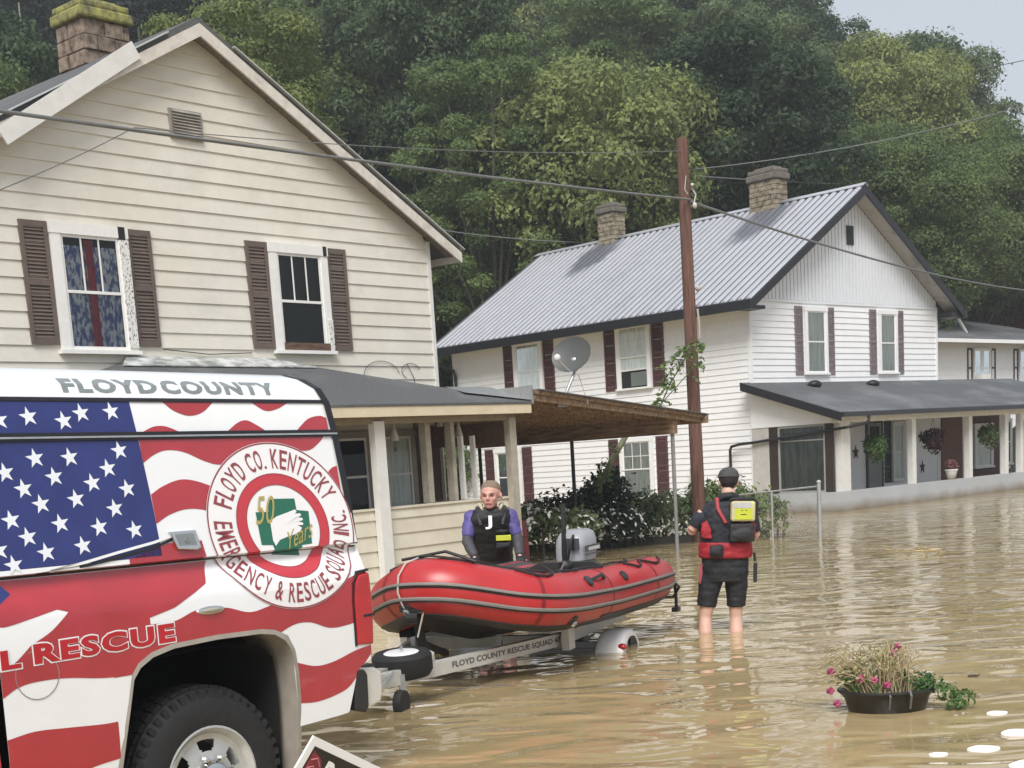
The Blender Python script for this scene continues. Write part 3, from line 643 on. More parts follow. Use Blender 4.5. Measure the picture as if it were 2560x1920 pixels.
# side opening of the porch: dark boards and a screened window between
for (y0_, y1_) in ((-.74, -.50), (-2.22, -2.02)):
    f = MB(); f.box(-.07, -.01, y0_, y1_, .453, 1.98); f.build('dark_side_board', mat('dark_brown_board', (.03, .018, .014), .6), B)
f = MB(); f.box(-.07, -.01, -.50, -.02, .454, 1.98); f.build('side_panel', stains(mat('panel_grey', (.46, .44, .41), .7), (.3, .28, .26), (1, 1, 1)), B)
f = MB()
for (a, b, c, d) in ((-2.02, -1.97, .453, 1.98), (-.79, -.74, .453, 1.98), (-1.97, -.79, .453, .50), (-1.97, -.79, 1.93, 1.98), (-1.97, -.79, 1.62, 1.65)): f.box(-.06, -.02, a, b, c, d)
sw = f.build('side_window', mat('dull_frame', (.3, .3, .28), .6), B)
f = MB(); f.face([(-.04, -1.97, .5), (-.04, -.79, .5), (-.04, -.79, 1.93), (-.04, -1.97, 1.93)]); f.build('pane', glass, sw)
f = MB(); f.face([(-.015, -1.97, .5), (-.015, -.79, .5), (-.015, -.79, 1.93), (-.015, -1.97, 1.93)]); f.build('screen', mat('screen_green_grey', (.08, .09, .08), .7, scale=2, col2=(.24, .25, .23), stretch=(1, 5, .8)), sw)
# porch back wall items
f = MB(); f.box(4.80, 5.45, -.05, -.016, .25, 1.97); dr = f.build('front_door', mat('grey_storm_door', (.22, .22, .21), .5), B)
f = MB(); f.box(4.74, 4.80, -.065, -.016, .25, 2.03); f.box(5.45, 5.51, -.065, -.016, .25, 2.03); f.box(4.80, 5.45, -.066, -.016, 1.971, 2.03); f.build('door_frame', shutC, dr)
f = MB(); f.face([(4.9, -.053, 1.1), (5.35, -.053, 1.1), (5.35, -.053, 1.88), (4.9, -.053, 1.88)]); f.build('pane', dark, dr)
window(B, FR, 5.97, 6.60, .45, 1.98, .08, 'lace', casm=postw); shutter(B, FR, 5.63, 5.93, .40, 2.02, shutC)
f = MB(); f.box(8.5, 9.62, -.06, -.016, .2, 2.08); f.build('brick_panel', mat('red_brown_panel', (.16, .075, .05), .8, .2, 12), B)
f = MB(); f.box(10.15, 11.75, -.06, -.016, .2, 2.08); f.build('dark_red_panel', mat('dark_red_board', (.07, .025, .018), .7, .2), B)
window(B, lambda x, o, z: (x, -.062-o, z), 10.2, 11.25, .58, 1.80, .09, 'lace', muntin=(2, 2), casm=postw)
window(B, FR, 12.0, 12.5, .6, 1.9, .07, 'none', casm=postw)
f = MB(); f.box(7.0, 12.5, -.02, 0, -.4, 2.9); f.build('wing_wall', white, B)
f = MB(); f.tube([(.62, -PD-.43, 2.10), (.60, -PD-.43, 1.98), (.50, -PD-.42, 1.93), (-.12, -PD-.32, 1.86), (-.14, -.10, 1.66), (-.16, .30, 1.64), (-.16, .52, 1.60), (-.16, .56, 1.52), (-.16, .56, .45)], .035, 8)
f.build('downspout', black, B, smooth=60)
f = MB(); f.tube([(8.62, -PD-.45, 2.10), (8.62, -PD-.12, 1.9), (8.62, -PD-.13, -.2)], .035, 8); f.build('downspout', postw, B, smooth=60)
MBm = Matrix.Translation((6.33, 33.05, 0)) @ Matrix.Rotation(.742, 4, 'Z')
starm = mat('rusty_star', (.075, .028, .02), .7)
for i, (x, z, lb) in enumerate(((4.27, 1.25, 'brown metal star on the white porch wall beside the storm door'), (7.46, 1.53, 'brown metal star on the porch wall beside the dark hanging basket, upper of two'), (7.50, .72, 'brown metal star low on the porch wall, lower of two'))):
    f = MB(); pt_ = []
    for k in range(10):
        a = math.pi/2+k*math.pi/5; r_ = .21 if k % 2 == 0 else .08; pt_.append((x+r_*.8*math.cos(a), z+r_*math.sin(a)))
    for k in range(10): f.face([(x, -.07, z), (pt_[k][0], -.03, pt_[k][1]), (pt_[(k+1) % 10][0], -.03, pt_[(k+1) % 10][1])])
    f.face([(p[0], -.03, p[1]) for p in pt_][::-1]); o = f.build('metal_star', starm); o.matrix_world = MBm; tag(o, lb, 'star', 'metal stars on the porch wall')
rg = np.random.default_rng(5)
for (x, z, lm, lb, fl) in ((1.62, 1.42, leafG, 'hanging basket with trailing green leaves between the first two porch posts', 0), (4.2, 1.50, leaf_mat('plum_leaves', (.03, .012, .014), (.08, .03, .035)), 'hanging basket of dark plum leaves between the second and third porch posts', 0), (6.95, 1.52, leafM, 'hanging basket with brown and green foliage near the right end of the porch', 1)):
    t = thing('hanging_basket', lb, 'hanging basket', M=MBm @ Matrix.Translation((x, -PD+.05, 0)), group='hanging baskets on the porch')
    f = MB(); f.lathe([(.0, z-.2), (.09, z-.2), (.13, z-.05), (.135, z-.05), (.1, z-.215), (0, z-.215)], 16); f.build('pot', brownw, t, smooth=50)
    f = MB()
    for k in range(3): a = k*2.09; f.tube([(.13*math.cos(a), .13*math.sin(a), z-.05), (0, 0, 1.99)], .004, 4)
    f.build('hanger', blackm, t)
    leaf_obj('foliage', leaves(rg, [((0, 0, z), .25, .85), ((.14, .05, z-.12), .2, 1), ((-.15, -.03, z-.1), .2, .9), ((.05, 0, z-.25), .14, 1.2)], .045, 4200), lm, t)
t = thing('flower_pot', 'white pot of reddish flowers standing on the grey porch wall', 'flower pot', M=MBm @ Matrix.Translation((4.95, -PD, .453)))
f = MB(); f.lathe([(0, 0), (.10, 0), (.15, .22), (.165, .22), (.165, .25), (.14, .25), (.13, .23), (0, .23)], 20); f.build('pot', postw, t, smooth=40)
leaf_obj('flowers', leaves(rg, [((0, 0, .33), .15, .8), ((-.1, 0, .42), .08, 1), ((.08, 0, .4), .09, 1)], .03, 5000), leaf_mat('red_leaves', (.10, .04, .03), (.4, .25, .22)), t)
t = thing('flower_pot', 'small dark pot with a little plant near the end of the grey porch wall', 'flower pot', M=MBm @ Matrix.Translation((7.88, -PD, .453)))
f = MB(); f.lathe([(0, 0), (.05, 0), (.07, .12), (.06, .12), (0, .11)], 14); f.build('pot', black, t, smooth=40)
leaf_obj('flowers', leaves(rg, [((0, 0, .16), .09, .8)], .025, 5000), leafD, t)

# ------------------------------------------------------------ far houses
H = thing('distant_house', 'distant white house with black shutters and low grey roof at the right edge', 'house', (14, 46, 0), .742)
f = MB(); siding(f, FR, (-.5, 4.62), .2, lambda z: 1.2, lambda z: 12, .012); f.box(1.2, 12, .002, 8, -.5, 4.6); f.build('wall', white, H)
f = MB(); f.face([(.4, -.7, 4.60), (12.8, -.7, 4.60), (11.2, 3.8, 5.9), (2.0, 3.8, 5.9)]); f.face([(.4, -.7, 4.6), (2.0, 3.8, 5.9), (.4, 8.4, 4.6)]); f.face([(2, 3.8, 5.9), (11.2, 3.8, 5.9), (12.8, 8.4, 4.6), (.4, 8.4, 4.6)])
f.face([(.4, -.7, 4.58), (12.8, -.7, 4.58), (12.8, 8.4, 4.58), (.4, 8.4, 4.58)]); rr_ = f.build('roof', roofB2, H)
f = MB(); f.box(.35, 12.8, -.78, -.705, 4.50, 4.62); f.build('gutter', white, rr_)
for a, k in ((4.02, 'half'), (7.3, 'half')):
    window(H, FR, a, a+.58, 3.1, 4.4, .06, k, casm=white); window(H, FR, a+.60, a+1.18, 3.1, 4.4, .06, 'none', casm=white)
    shutter(H, FR, a-.38, a-.06, 3.08, 4.4, shutC, False); shutter(H, FR, a+1.24, a+1.56, 3.08, 4.4, shutC, False)
f = MB(); f.box(4.12, 4.75, -.3, -.07, 3.12, 3.5); f.build('air_conditioner', trimw, H)
H2 = thing('red_building', 'red brick building showing its roof edge at the far right below the trees', 'building', (24.2, 60, 0), .742)
f = MB(); f.box(0, 9, 0, 7, -.5, 7.2); f.build('wall', mat('red_brick_far', (.14, .035, .025), .8, .2, 9), H2)
f = MB(); f.prism([(-.5, 7.22), (9.5, 7.22), (4.5, 9.2)], -.5, 7.5, lambda p, q, a: (p, a, q)); f.build('roof', mat('dark_red_roof', (.10, .028, .022), .7), H2)

# ------------------------------------------------------------ utility pole and wires
P_ = thing('utility_pole', 'brown wooden utility pole standing in front of the white house', 'utility pole', (3.66, 24.3, 0))
f = MB(); f.tube([(.02, 0, -.5), (.0, 0, 2), (-.015, 0, 4.4), (-.03, 0, 6.72)], [.118, .112, .103, .094], 14); f.build('pole', wood_pole, P_, smooth=50)
f = MB(); f.tube([(.09, -.05, 5.92), (.16, -.06, 5.80), (.12, -.08, 5.66)], .012, 6); f.ell((.13, -.08, 5.62), (.04, .04, .05)); f.ell((.10, -.1, 5.95), (.03, .03, .03)); f.tube([(.0, -.11, 6.1), (-.03, -.112, 5.88), (.02, -.112, 5.8)], .008, 5); f.build('insulator', mat('insulator_grey', (.5, .48, .45), .4), P_, smooth=50)
f = MB(); f.tube([(.12, 0, 3.95), (.14, 0, 3.7), (.135, 0, 3.45)], .02, 6); f.ell((.14, -.03, 4.28), (.05, .05, .05)); f.build('cable_clamp', mat('clamp', (.4, .36, .33), .6), P_, smooth=50)
wirem = mat('grey_cable', (.15, .155, .155), .6)
def wire(name, a, b, sag, r_, label, grp=None, m_=None):
    a, b = Vector(a), Vector(b); pts = []
    for i in range(25):
        t = i/24; p = a.lerp(b, t); p.z -= sag*4*t*(1-t); pts.append(p)
    f = MB(); f.tube(pts, r_, 6); return tag(f.build(name, m_ or wirem, smooth=60), label, 'cable', grp)
wire('power_cable', (-8.2, 7.5, 4.75), (3.72, 24.22, 5.72), .10, .019, 'thick dark cable crossing the cream gable to the utility pole')
wire('power_cable', (3.74, 24.3, 5.70), (24, 55.5, 6.6), .45, .022, 'thick grey cable running right from the utility pole across the white gable')
wire('phone_cable', (-4.36, 13.6, 4.4), (-3.63, 16.2, 5.5), .02, .006, 'thin cable rising across the cream house clapboards')
wire('phone_cable', (-3.63, 16.2, 5.5), (3.6, 24.2, 6.5), .12, .006, 'thin cable across the gable vent of the cream house')
for (pa, pb, D1, D2, lb) in (((2640, 135), (1600, 290), 60, 76, 'thin overhead wire against the sky at the upper right'), ((2660, 235), (1722, 425), 48, 45, 'thin overhead wire sloping up to the right behind the metal roof'), ((980, 555), (1760, 600), 44, 44, 'thin wire behind the gap between the two houses'), ((1740, 440), (2700, 440), 43, 60, 'thin wire just behind the brick chimney of the white house')):
    def wp(px, py, Y):
        x = (px-1249.1)/3465.66; y = (py-1730.36)/3465.66; d = Rx*x - Ux*y + fwd; return Vector((0, 0, 1.6))+d*(Y/d.y)
    wire('overhead_wire', wp(*pa, D1), wp(*pb, D2), .3, .018, lb, 'overhead wires in front of the hillside')

# ------------------------------------------------------------ garden in front of the white house
rg = np.random.default_rng(9)
def shrub(name, label, c, blobs, leaf, dens, lm, group=None, stem=True, cat='shrub', flowers=None):
    t = thing(name, label, cat, c, group=group)
    leaf_obj('foliage', leaves(rg, blobs, leaf, dens), lm, t)
    f = MB()
    for (b, r_, _) in blobs[:4]: f.tube([(b[0]*.3, b[1]*.3, -.45), (b[0]*.7, b[1]*.7, b[2]*.5), b], [.03, .02, .008], 5)
    f.build('stem', barkm, t)
    if flowers: leaf_obj('flowers', leaves(rg, flowers, .05, 260, inner=.9), mat('white_petals', (.72, .72, .66), .7), t)
    return t
darkl = leaf_mat('shrub_dark_leaves', (.012, .024, .013), (.05, .08, .035))
shrub('dark_shrub', 'tall dark leafy shrub climbing below the lower right window of the white house', (2.12, 25.2, 0), [((0, 0, .55), .62, 1.0), ((.08, 0, .98), .30, 1.1), ((-.10, 0, .85), .32, 1), ((-.5, 0, .45), .45, .9), ((.55, 0, .45), .5, .8), ((.12, 0, 1.22), .16, 1.1)], .055, 2700, darkl)
shrub('dark_shrub', 'low dark shrub behind the outboard motor, left of the tall shrub', (1.2, 24.9, 0), [((0, 0, .45), .6, .8), ((-.5, 0, .35), .45, .8), ((.45, 0, .5), .45, .9)], .055, 2400, darkl, flowers=[((.2, -.15, .45), .5, .5)])
shrub('hosta_clump', 'spreading green shrub with pale blooms right of the tall shrub', (3.15, 24.85, 0), [((0, 0, .42), .55, .8), ((.6, 0, .45), .5, .8), ((-.5, 0, .45), .4, .9)], .055, 2200, leafD, flowers=[((-.4, -.2, .3), .5, .35)])
shrub('hosta_clump', 'green shrub at the foot of the utility pole', (4.25, 24.75, 0), [((0, 0, .55), .5, .9), ((.55, 0, .4), .45, .8), ((-.35, 0, .6), .4, .9)], .055, 2200, leafM)
shrub('white_flower_bush', 'low bush covered in white blooms behind the man in the purple sleeves', (.85, 22.2, 0), [((0, 0, .55), .42, .7), ((-.45, 0, .65), .38, .7), ((.5, 0, .45), .42, .8)], .05, 2000, leafD, flowers=[((0, -.1, .6), .42, .6), ((-.45, -.1, .7), .4, .6), ((.5, -.1, .45), .4, .7)])
shrub('white_flower_bush', 'low bush with scattered white blooms just left of the outboard motor', (1.55, 24.0, 0), [((0, 0, .35), .42, .8), ((.5, 0, .3), .4, .8), ((.9, .2, .3), .4, .8)], .05, 2000, darkl, flowers=[((.1, -.15, .42), .5, .5), ((.7, -.1, .4), .5, .5)])
tag(MB().box(.1, 4.9, 24.35, 24.45, -.45, .13).build('garden_edging', mat('dark_edging', (.03, .028, .02), .8)), 'low dark edging board along the garden bed at the waterline', 'edging')
# vine over the carport end and up the pole
t = thing('climbing_vine', 'leafy vine hanging beside the utility pole above the brown carport roof', 'vine', (3.15, 23.9, 0))
leaf_obj('foliage', leaves(rg, [((.1, 0, 2.9), .20, 1.3), ((.0, 0, 2.55), .16, 1.5), ((.3, 0, 3.15), .16, .9), ((-.15, 0, 2.3), .15, 1.2), ((.5, 0, 3.25), .16, .9), ((-.28, .0, 2.12), .14, 1), ((.5, -.1, 2.9), .12, 1.8)], .05, 1500), leafG, t)
f = MB(); f.tube([(-.4, 0, 1.95), (-.15, 0, 2.3), (.05, 0, 2.7), (.35, 0, 3.15), (.52, 0, 3.3)], .012, 5); f.tube([(-.1, 0, 2.4), (.4, -.1, 2.9), (.5, -.1, 3.1)], .008, 5); f.build('stem', barkm, t)
t = thing('leaning_branch', 'pale leaning branch wrapped in vine in front of the lower window of the white house', 'branch', (2.05, 24.75, 0))
f = MB(); f.tube([(.47, 0, 1.93), (.16, 0, 1.45), (-.05, .1, 1.0), (-.1, .1, -.4)], [.05, .055, .06, .06], 8); f.build('branch', mat('mossy_branch', (.20, .21, .13), .9, .3, 8), t, smooth=60)
leaf_obj('foliage', leaves(rg, [((.08, 0, 1.35), .16, 1.2), ((.0, 0, 1.1), .2, 1.2), ((.22, 0, 1.65), .12, 1.2)], .06, 700), leafM, t)
# barrel
t = thing('barrel', 'dark red plastic barrel standing in the water beside the cream porch', 'barrel', (.36, 20.3, 0))
f = MB(); f.lathe([(.16, -.42), (.2, -.1), (.21, .2), (.2, .55), (.17, .74), (.15, .75), (.15, .70), (0, .70)], 20); f.build('body', mat('dull_red_plastic', (.12, .012, .010), .55, .15), t, smooth=40)
f = MB(); f.lathe([(.205, .5), (.215, .52), (.205, .54)], 20); f.lathe([(.212, .0), (.222, .02), (.212, .04)], 20); f.build('hoop', mat('dull_red_hoop', (.09, .012, .010), .5), t, smooth=40)
# chain link fence
t = thing('chain_link_fence', 'low chain link fence standing in the flood by the corner of the grey porch', 'fence', (0, 0, 0))
pa, pb = Vector((4.35, 24.2, 0)), Vector((5.53, 23.3, 0))
for p, zt, r_ in ((pb, .93, .035), (pa.lerp(pb, .42), .80, .02), (pa, .76, .02)):
    f = MB(); f.tube([(p.x, p.y, -.5), (p.x, p.y, zt)], r_, 8); f.ell((p.x, p.y, zt), (r_*1.2, r_*1.2, r_)); f.build('fence_post', mat('pale_galvanised', (.38, .39, .39), .4, metal=.4), t, smooth=50)
f = MB(); f.tube([(pa.x, pa.y, .77), (pb.x, pb.y, .86)], .017, 6); f.build('top_rail', steel, t)
f = MB()
for i in range(26):
    for sg in (0, 1):
        u0 = i/24; u1 = u0+(.42 if sg else -.42); a = max(0, min(1, u0)); 
        z1 = .78 if u1 >= 0 and u1 <= 1 else .78*abs(((0 if u1 < 0 else 1)-u0)/(u1-u0)); b = max(0, min(1, u1))
        p, q = pa.lerp(pb, a), pa.lerp(pb, b); f.tube([(p.x, p.y, 0), (q.x, q.y, z1)], .0022, 3, caps=False)
f.build('mesh', steel, t)
shrub('weed_clump', 'thin straggly weeds growing through the chain link fence', (4.95, 23.9, 0), [((0, 0, .25), .22, 1.2), ((.15, 0, .45), .12, 1.4), ((-.1, 0, .08), .25, .6)], .04, 260, leafM, cat='weeds')

# ------------------------------------------------------------ trees
protos = [tree_proto(11, 3.6, 7.0, 4.0, 60, .078, 1000, leafD, br=.26), tree_proto(12, 3.9, 6.2, 3.6, 56, .082, 900, leafM, br=.26), tree_proto(13, 3.2, 8.0, 4.5, 62, .074, 1100, leafM, shape=.9, br=.26),
          tree_proto(14, 4.2, 7.2, 4.0, 66, .082, 850, leafD, shape=1.1, br=.24)]
rng = random.Random(4); ntree = 0; used = set()
lab = {0: 'dark green broadleaf tree in the forest covering the hillside', 1: 'mid green bushy tree in the forest covering the hillside', 2: 'tall narrow green tree in the forest covering the hillside', 3: 'broad dark tree in the forest covering the hillside'}
spots = []
for ring, (Y, st) in enumerate(((46, .105), (53, .10), (61, .092), (70, .083), (80, .075), (92, .068), (106, .06))):
    az = -.44+rng.random()*.03
    while az < .52:
        y = Y+rng.uniform(-2.5, 2.5); x = az*y; a = az+rng.uniform(-.012, .012)
        foot = 40+16*max(0, a+.05)-5*max(0, -a)
        if y > foot+1:
            zb = hill_z(x, y); top = (zb+9-1.6)/y
            dark_gap = ((-.45 < a < -.13) and Y > 50) or (abs(a-.012) < .055 and Y < 50) or (.06 < a < .11 and 50 < Y < 55) or (a > .27 and Y < 60)
            sky_gap = (a > .19 and hill_z(x, y-3) >= hill_cap(a)-.2 and rng.random() < .35)
            if not dark_gap and not sky_gap: spots.append((x, y, zb, a, ring))
        az += st*rng.uniform(.85, 1.15)
def skyline(a): return float(np.interp(a, [.17, .2, .214, .27, .318, .35, .378, .45, .6], [.6, .37, .31, .285, .255, .235, .205, .16, .12]))
spots = [p for p in spots if (skyline(p[3])*p[1]+1.6-p[2]) > 5.2]
ZN = ((-.27, 'behind the mossy chimney'), (-.19, 'behind the cream gable peak'), (-.12, 'above the right slope of the cream roof'), (-.05, 'above the right eave of the cream house'), (.02, 'over the gap between the houses'), (.08, 'above the far brick chimney'), (.14, 'just left of the utility pole top'), (.20, 'above the nearer brick chimney'), (.26, 'above the white gable peak'), (.33, 'above the distant white house'), (9, 'at the right edge'))
RN = ('front', 'second', 'third', 'fourth', 'fifth', 'sixth', 'top')
KN = ('dark green broadleaf tree', 'mid green bushy tree', 'narrow green tree', 'broad dark tree')
plan = [(x, y, zb, a, ring, rng.choice((0, 0, 1, 2, 3)) if a > .05 else rng.choice((0, 1, 1, 2, 3))) for (x, y, zb, a, ring) in spots]
def zone(a): return next(n_ for q_, n_ in ZN if a < q_)
for (x, y, zb, a, ring, k) in plan:
    o = protos[k] if k not in used else copy_tree(protos[k]); used.add(k)
    s = rng.uniform(.85, 1.2); o.location = (x, y, zb); o.scale = (s*rng.uniform(.9, 1.1), s, s*rng.uniform(.85, 1.15)); o.rotation_euler = (0, 0, rng.uniform(0, 6.28))
    hh_ = (11.0, 9.8, 12.5, 11.2)[k]*o.scale[2]+.8; lim = skyline(a)*y+1.6-zb
    if hh_ > lim:
        q_ = max(.45, lim/hh_); o.scale = (o.scale[0]*max(.7, q_), o.scale[1]*max(.7, q_), o.scale[2]*q_)
    tw_ = sorted(p[3] for p in plan if p[4] == ring and p[5] == k and zone(p[3]) == zone(a))
    lb_ = (('left ', 'right ') if len(tw_) == 2 else ('left ', 'middle ', 'right ', 'far '))[tw_.index(a)] if len(tw_) > 1 else ''
    tag(o, lb_+KN[k]+', '+RN[ring]+' hillside row, '+zone(a), 'tree', 'trees of the hillside forest'); ntree += 1
def special(label, seed, pos, Rc, H, trunk, nb, leaf, dens, lm, name='broadleaf_tree', **k):
    t = tree_proto(seed, Rc, H, trunk, nb, leaf, dens, lm, name=name, **k); t.location = pos; tag(t, label, 'tree'); return t
special('yellow green bushy tree just behind the right slope of the cream gable', 31, (-5.5, 36, .2), 2.3, 6.5, 6.0, 46, .055, 2300, leafG, shape=.85)
special('grey green tree behind the mossy chimney at the upper left', 32, (-13.0, 37, .8), 3.2, 6.0, 5.0, 50, .052, 2300, leafM)
special('tall bright yellow green tree at the centre of the hillside', 33, (.6, 46.5, -.2), 2.7, 12.0, 3.0, 80, .058, 2300, leafY, shape=.75, br=.24)
special('rounded yellow topped tree on the hillside above the utility pole', 34, (4.5, 52, 3.2), 2.5, 8, 4.5, 50, .058, 2200, leafM)
special('green bush like tree in the gap between the two houses', 35, (-1.7, 42, -.4), 1.9, 3.2, .6, 40, .052, 2300, leafG)
special('mid green tree filling the lower gap right of the cream house', 36, (.2, 50, 2), 2.8, 5.0, 1.5, 44, .055, 2100, leafM)
special('large dark spreading tree on the skyline at the upper right', 37, (18.6, 72, 5.2), 5.6, 10.5, 5.0, 85, .10, 700, leafD, br=.2, shape=.9)
special('dark airy tree on the right skyline below the large spreading tree', 38, (24.3, 74, 6.2), 4.0, 8.5, 3.0, 60, .095, 700, leafD, br=.22)
special('dense leafy tree right behind the white gable', 39, (14.5, 52, 1.5), 3.6, 7.5, 3.0, 60, .056, 2000, leafM)
special('broad green tree above the far right house', 40, (20.5, 58, 2.0), 4.2, 7.5, 3.5, 60, .06, 1900, leafM)
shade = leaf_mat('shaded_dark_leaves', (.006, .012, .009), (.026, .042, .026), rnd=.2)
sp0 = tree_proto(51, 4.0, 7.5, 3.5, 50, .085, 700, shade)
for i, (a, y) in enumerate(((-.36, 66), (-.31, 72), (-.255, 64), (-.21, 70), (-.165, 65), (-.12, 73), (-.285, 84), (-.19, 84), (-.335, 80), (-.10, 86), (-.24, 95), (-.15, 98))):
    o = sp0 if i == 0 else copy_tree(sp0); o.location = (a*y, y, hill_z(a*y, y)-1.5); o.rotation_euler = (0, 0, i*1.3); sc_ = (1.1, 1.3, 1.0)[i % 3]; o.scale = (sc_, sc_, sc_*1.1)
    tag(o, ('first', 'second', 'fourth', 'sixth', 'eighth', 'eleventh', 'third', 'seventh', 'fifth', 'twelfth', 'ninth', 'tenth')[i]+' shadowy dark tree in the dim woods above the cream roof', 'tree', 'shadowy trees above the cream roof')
rngb = random.Random(8); tk = []
for i in range(12):
    a = rngb.uniform(-.37, -.15); y = rngb.uniform(52, 64); h = rngb.uniform(9, 14); zb = hill_z(a*y, y)
    t = thing('bare_trunk', 'x', 'tree', (a*y, y, zb), group='slim trunks in the dark woods')
    f = MB(); f.tube([(0, 0, -1), (.1, 0, h*.5), (rngb.uniform(-.5, .5), 0, h)], [.11, .08, .03], 6)
    for k in range(3): z = h*(.4+.18*k); f.tube([(.08, 0, z), (rngb.uniform(-1, 1), 0, z+1.0)], [.03, .01], 4)
    f.build('trunk', palebark, t); tk.append((a, t))
for o_n, (a, t) in zip(('first', 'second', 'third', 'fourth', 'fifth', 'sixth', 'seventh', 'eighth', 'ninth', 'tenth', 'eleventh', 'twelfth'), sorted(tk, key=lambda q: q[0])):
    t['label'] = o_n+' slim pale trunk from the left in the dark woods at upper left'
print('hill trees', ntree)

# ------------------------------------------------------------ rescue truck (local: x rearwards, y inwards, z up, origin at the rear hub)
ya, pi_ = .87, -.015
tu = Vector((math.cos(ya)*math.cos(pi_), math.sin(ya)*math.cos(pi_), math.sin(pi_))); tn = Vector((-math.sin(ya), math.cos(ya), 0)); tw = tu.cross(tn)
TM = Matrix((tu, tn, tw)).transposed().to_4x4(); TM.translation = Vector((-1.3292, 6.3, .2188))
T = thing('rescue_truck', 'pickup truck wrapped in stars and stripes, with camper cap and round county seal', 'truck', M=TM)
ZP = [-.6, -.15, 0, .3, .7, .85, .89, .93, .965, .995, 1.025, 1.04, 1.60, 1.75, 1.82, 1.87, 1.90, 1.93]
YP = [.06, .04, .015, 0, -.004, -.002, .006, .026, .056, .078, .082, .048, .13, .16, .19, .26, .36, .80]
def yin(z): return float(np.interp(z, ZP, YP))
whitep = mat('white_gloss_paint', (.78, .79, .80), .2, .02, 3, coat=1)
redp = mat('red_gloss_wrap', (.38, .017, .026), .2, .14, 2.5, coat=1)
bluep = mat('blue_gloss_wrap', (.024, .034, .155), .2)
starw = mat('star_white', (.74, .77, .82), .3, .02, 3, coat=.3)
sealw = mat('seal_white', (.80, .79, .80), .3, .02, 3, coat=.3)
sealr = mat('seal_red', (.50, .035, .05), .3, .05, 3, coat=.3)
letr = mat('seal_lettering', (.27, .055, .065), .4, .1, 5)
greenp = mat('seal_green', (.018, .135, .085), .3, .05, 3)
goldp = mat('gold_script', (.40, .33, .10), .4, .05)
chrome = mat('chrome', (.62, .62, .62), .12, .03, 4, metal=1)
tyre = mat('tyre_rubber', (.012, .012, .013), .75, .3, 30, bump=.2)
redlens = mat('red_lens', (.42, .008, .012), .12, .1, 5, coat=.8)
pewter = mat('grey_lettering', (.20, .225, .23), .4, .1, 6)

arch = [(-.513, -.40), (-.508, .167), (-.444, .423), (-.414, .541), (-.375, .588), (-.304, .626), (-.189, .650), (.058, .660), (.318, .655), (.403, .641), (.466, .605), (.506, .552), (.521, .447), (.523, .309), (.500, -.40)]
ax_ = [p[0] for p in arch[:13]]; az_ = [p[1] for p in arch[:13]]
def low(s):
    if -.513 <= s <= .523:
        if s >= .521: return .30
        return float(np.interp(s, ax_, az_))
    if s > .523: return float(np.interp(s, [.523, .8, .87, .93, .96, 1.05], [.17, .18, .185, .36, .405, .44]))
    return -.16
def top_(s): return 1.022
TR_ = MB
def panel(mb, s0, s1, lo, hi, off, ds=.012, dz=.035, m=0):
    n = max(1, int(math.ceil((s1-s0)/ds)))
    for i in range(n):
        a, b = s0+(s1-s0)*i/n, s0+(s1-s0)*(i+1)/n
        la, ha, lb, hb = lo(a), hi(a), lo(b), hi(b)
        if ha-la < 1e-4 and hb-lb < 1e-4: continue
        ha, hb = max(ha, la), max(hb, lb)
        for j in range(len(ZP)-1):
            cl_ = lambda z, l, h: min(max(z, l), h)
            q = [(a, cl_(ZP[j], la, ha)), (b, cl_(ZP[j], lb, hb)), (b, cl_(ZP[j+1], lb, hb)), (a, cl_(ZP[j+1], la, ha))]
            if q[3][1]-q[0][1] < 1e-6 and q[2][1]-q[1][1] < 1e-6: continue
            if q[3][1]-q[0][1] < 1e-6: q = q[:3]
            elif q[2][1]-q[1][1] < 1e-6: q = [q[0], q[1], q[3]]
            mb.face([(x, yin(z)-off, z) for x, z in q], m)
def drape(mb, name, m, parent):
    """mb holds flat (x, off, z) faces: cut them where the body profile bends, then lay them on it"""
    me = bpy.data.meshes.new(name); me.from_pydata(mb.v, [], mb.f); bm = bmesh.new(); bm.from_mesh(me)
    zmin = min(v[2] for v in mb.v); zmax = max(v[2] for v in mb.v)
    lv = set(ZP[1:]) | {.84, .86, .9, .92, .96, 1.77, 1.79, 1.80, 1.81, 1.83, 1.84, 1.85}
    for z in sorted(lv):
        if zmin+1e-4 < z < zmax-1e-4:
            bmesh.ops.bisect_plane(bm, geom=bm.verts[:]+bm.edges[:]+bm.faces[:], plane_co=(0, 0, z), plane_no=(0, 0, 1), dist=1e-5)
    bmesh.ops.triangulate(bm, faces=[f for f in bm.faces if len(f.verts) > 4])
    for v in bm.verts: v.co.y = yin(v.co.z)-v.co.y
    bm.to_mesh(me); bm.free(); me.materials.append(m); o = bpy.data.objects.new(name, me); C.objects.link(o); o.parent = parent; return o
def lin(pts):
    xs = [p[0] for p in pts]; zs = [p[1] for p in pts]; 
    def f(s):
        # smooth (cosine eased between measured points keeps the waves round)
        if s <= xs[0]: return zs[0]
        if s >= xs[-1]: return zs[-1]
        i = max(0, min(len(xs)-2, int(np.searchsorted(xs, s))-1)); t = (s-xs[i])/(xs[i+1]-xs[i])
        p0 = zs[max(i-1, 0)]; p1 = zs[i]; p2 = zs[i+1]; p3 = zs[min(i+2, len(zs)-1)]
        x0 = xs[max(i-1, 0)]; x3 = xs[min(i+2, len(xs)-1)]; h = xs[i+1]-xs[i]
        m1 = (p2-p0)/max(1e-6, xs[i+1]-x0)*h; m2 = (p3-p1)/max(1e-6, x3-xs[i])*h
        t2, t3 = t*t, t*t*t
        return (2*t3-3*t2+1)*p1+(t3-2*t2+t)*m1+(-2*t3+3*t2)*p2+(t3-t2)*m2
    return f
con = lambda v: (lambda s: v)
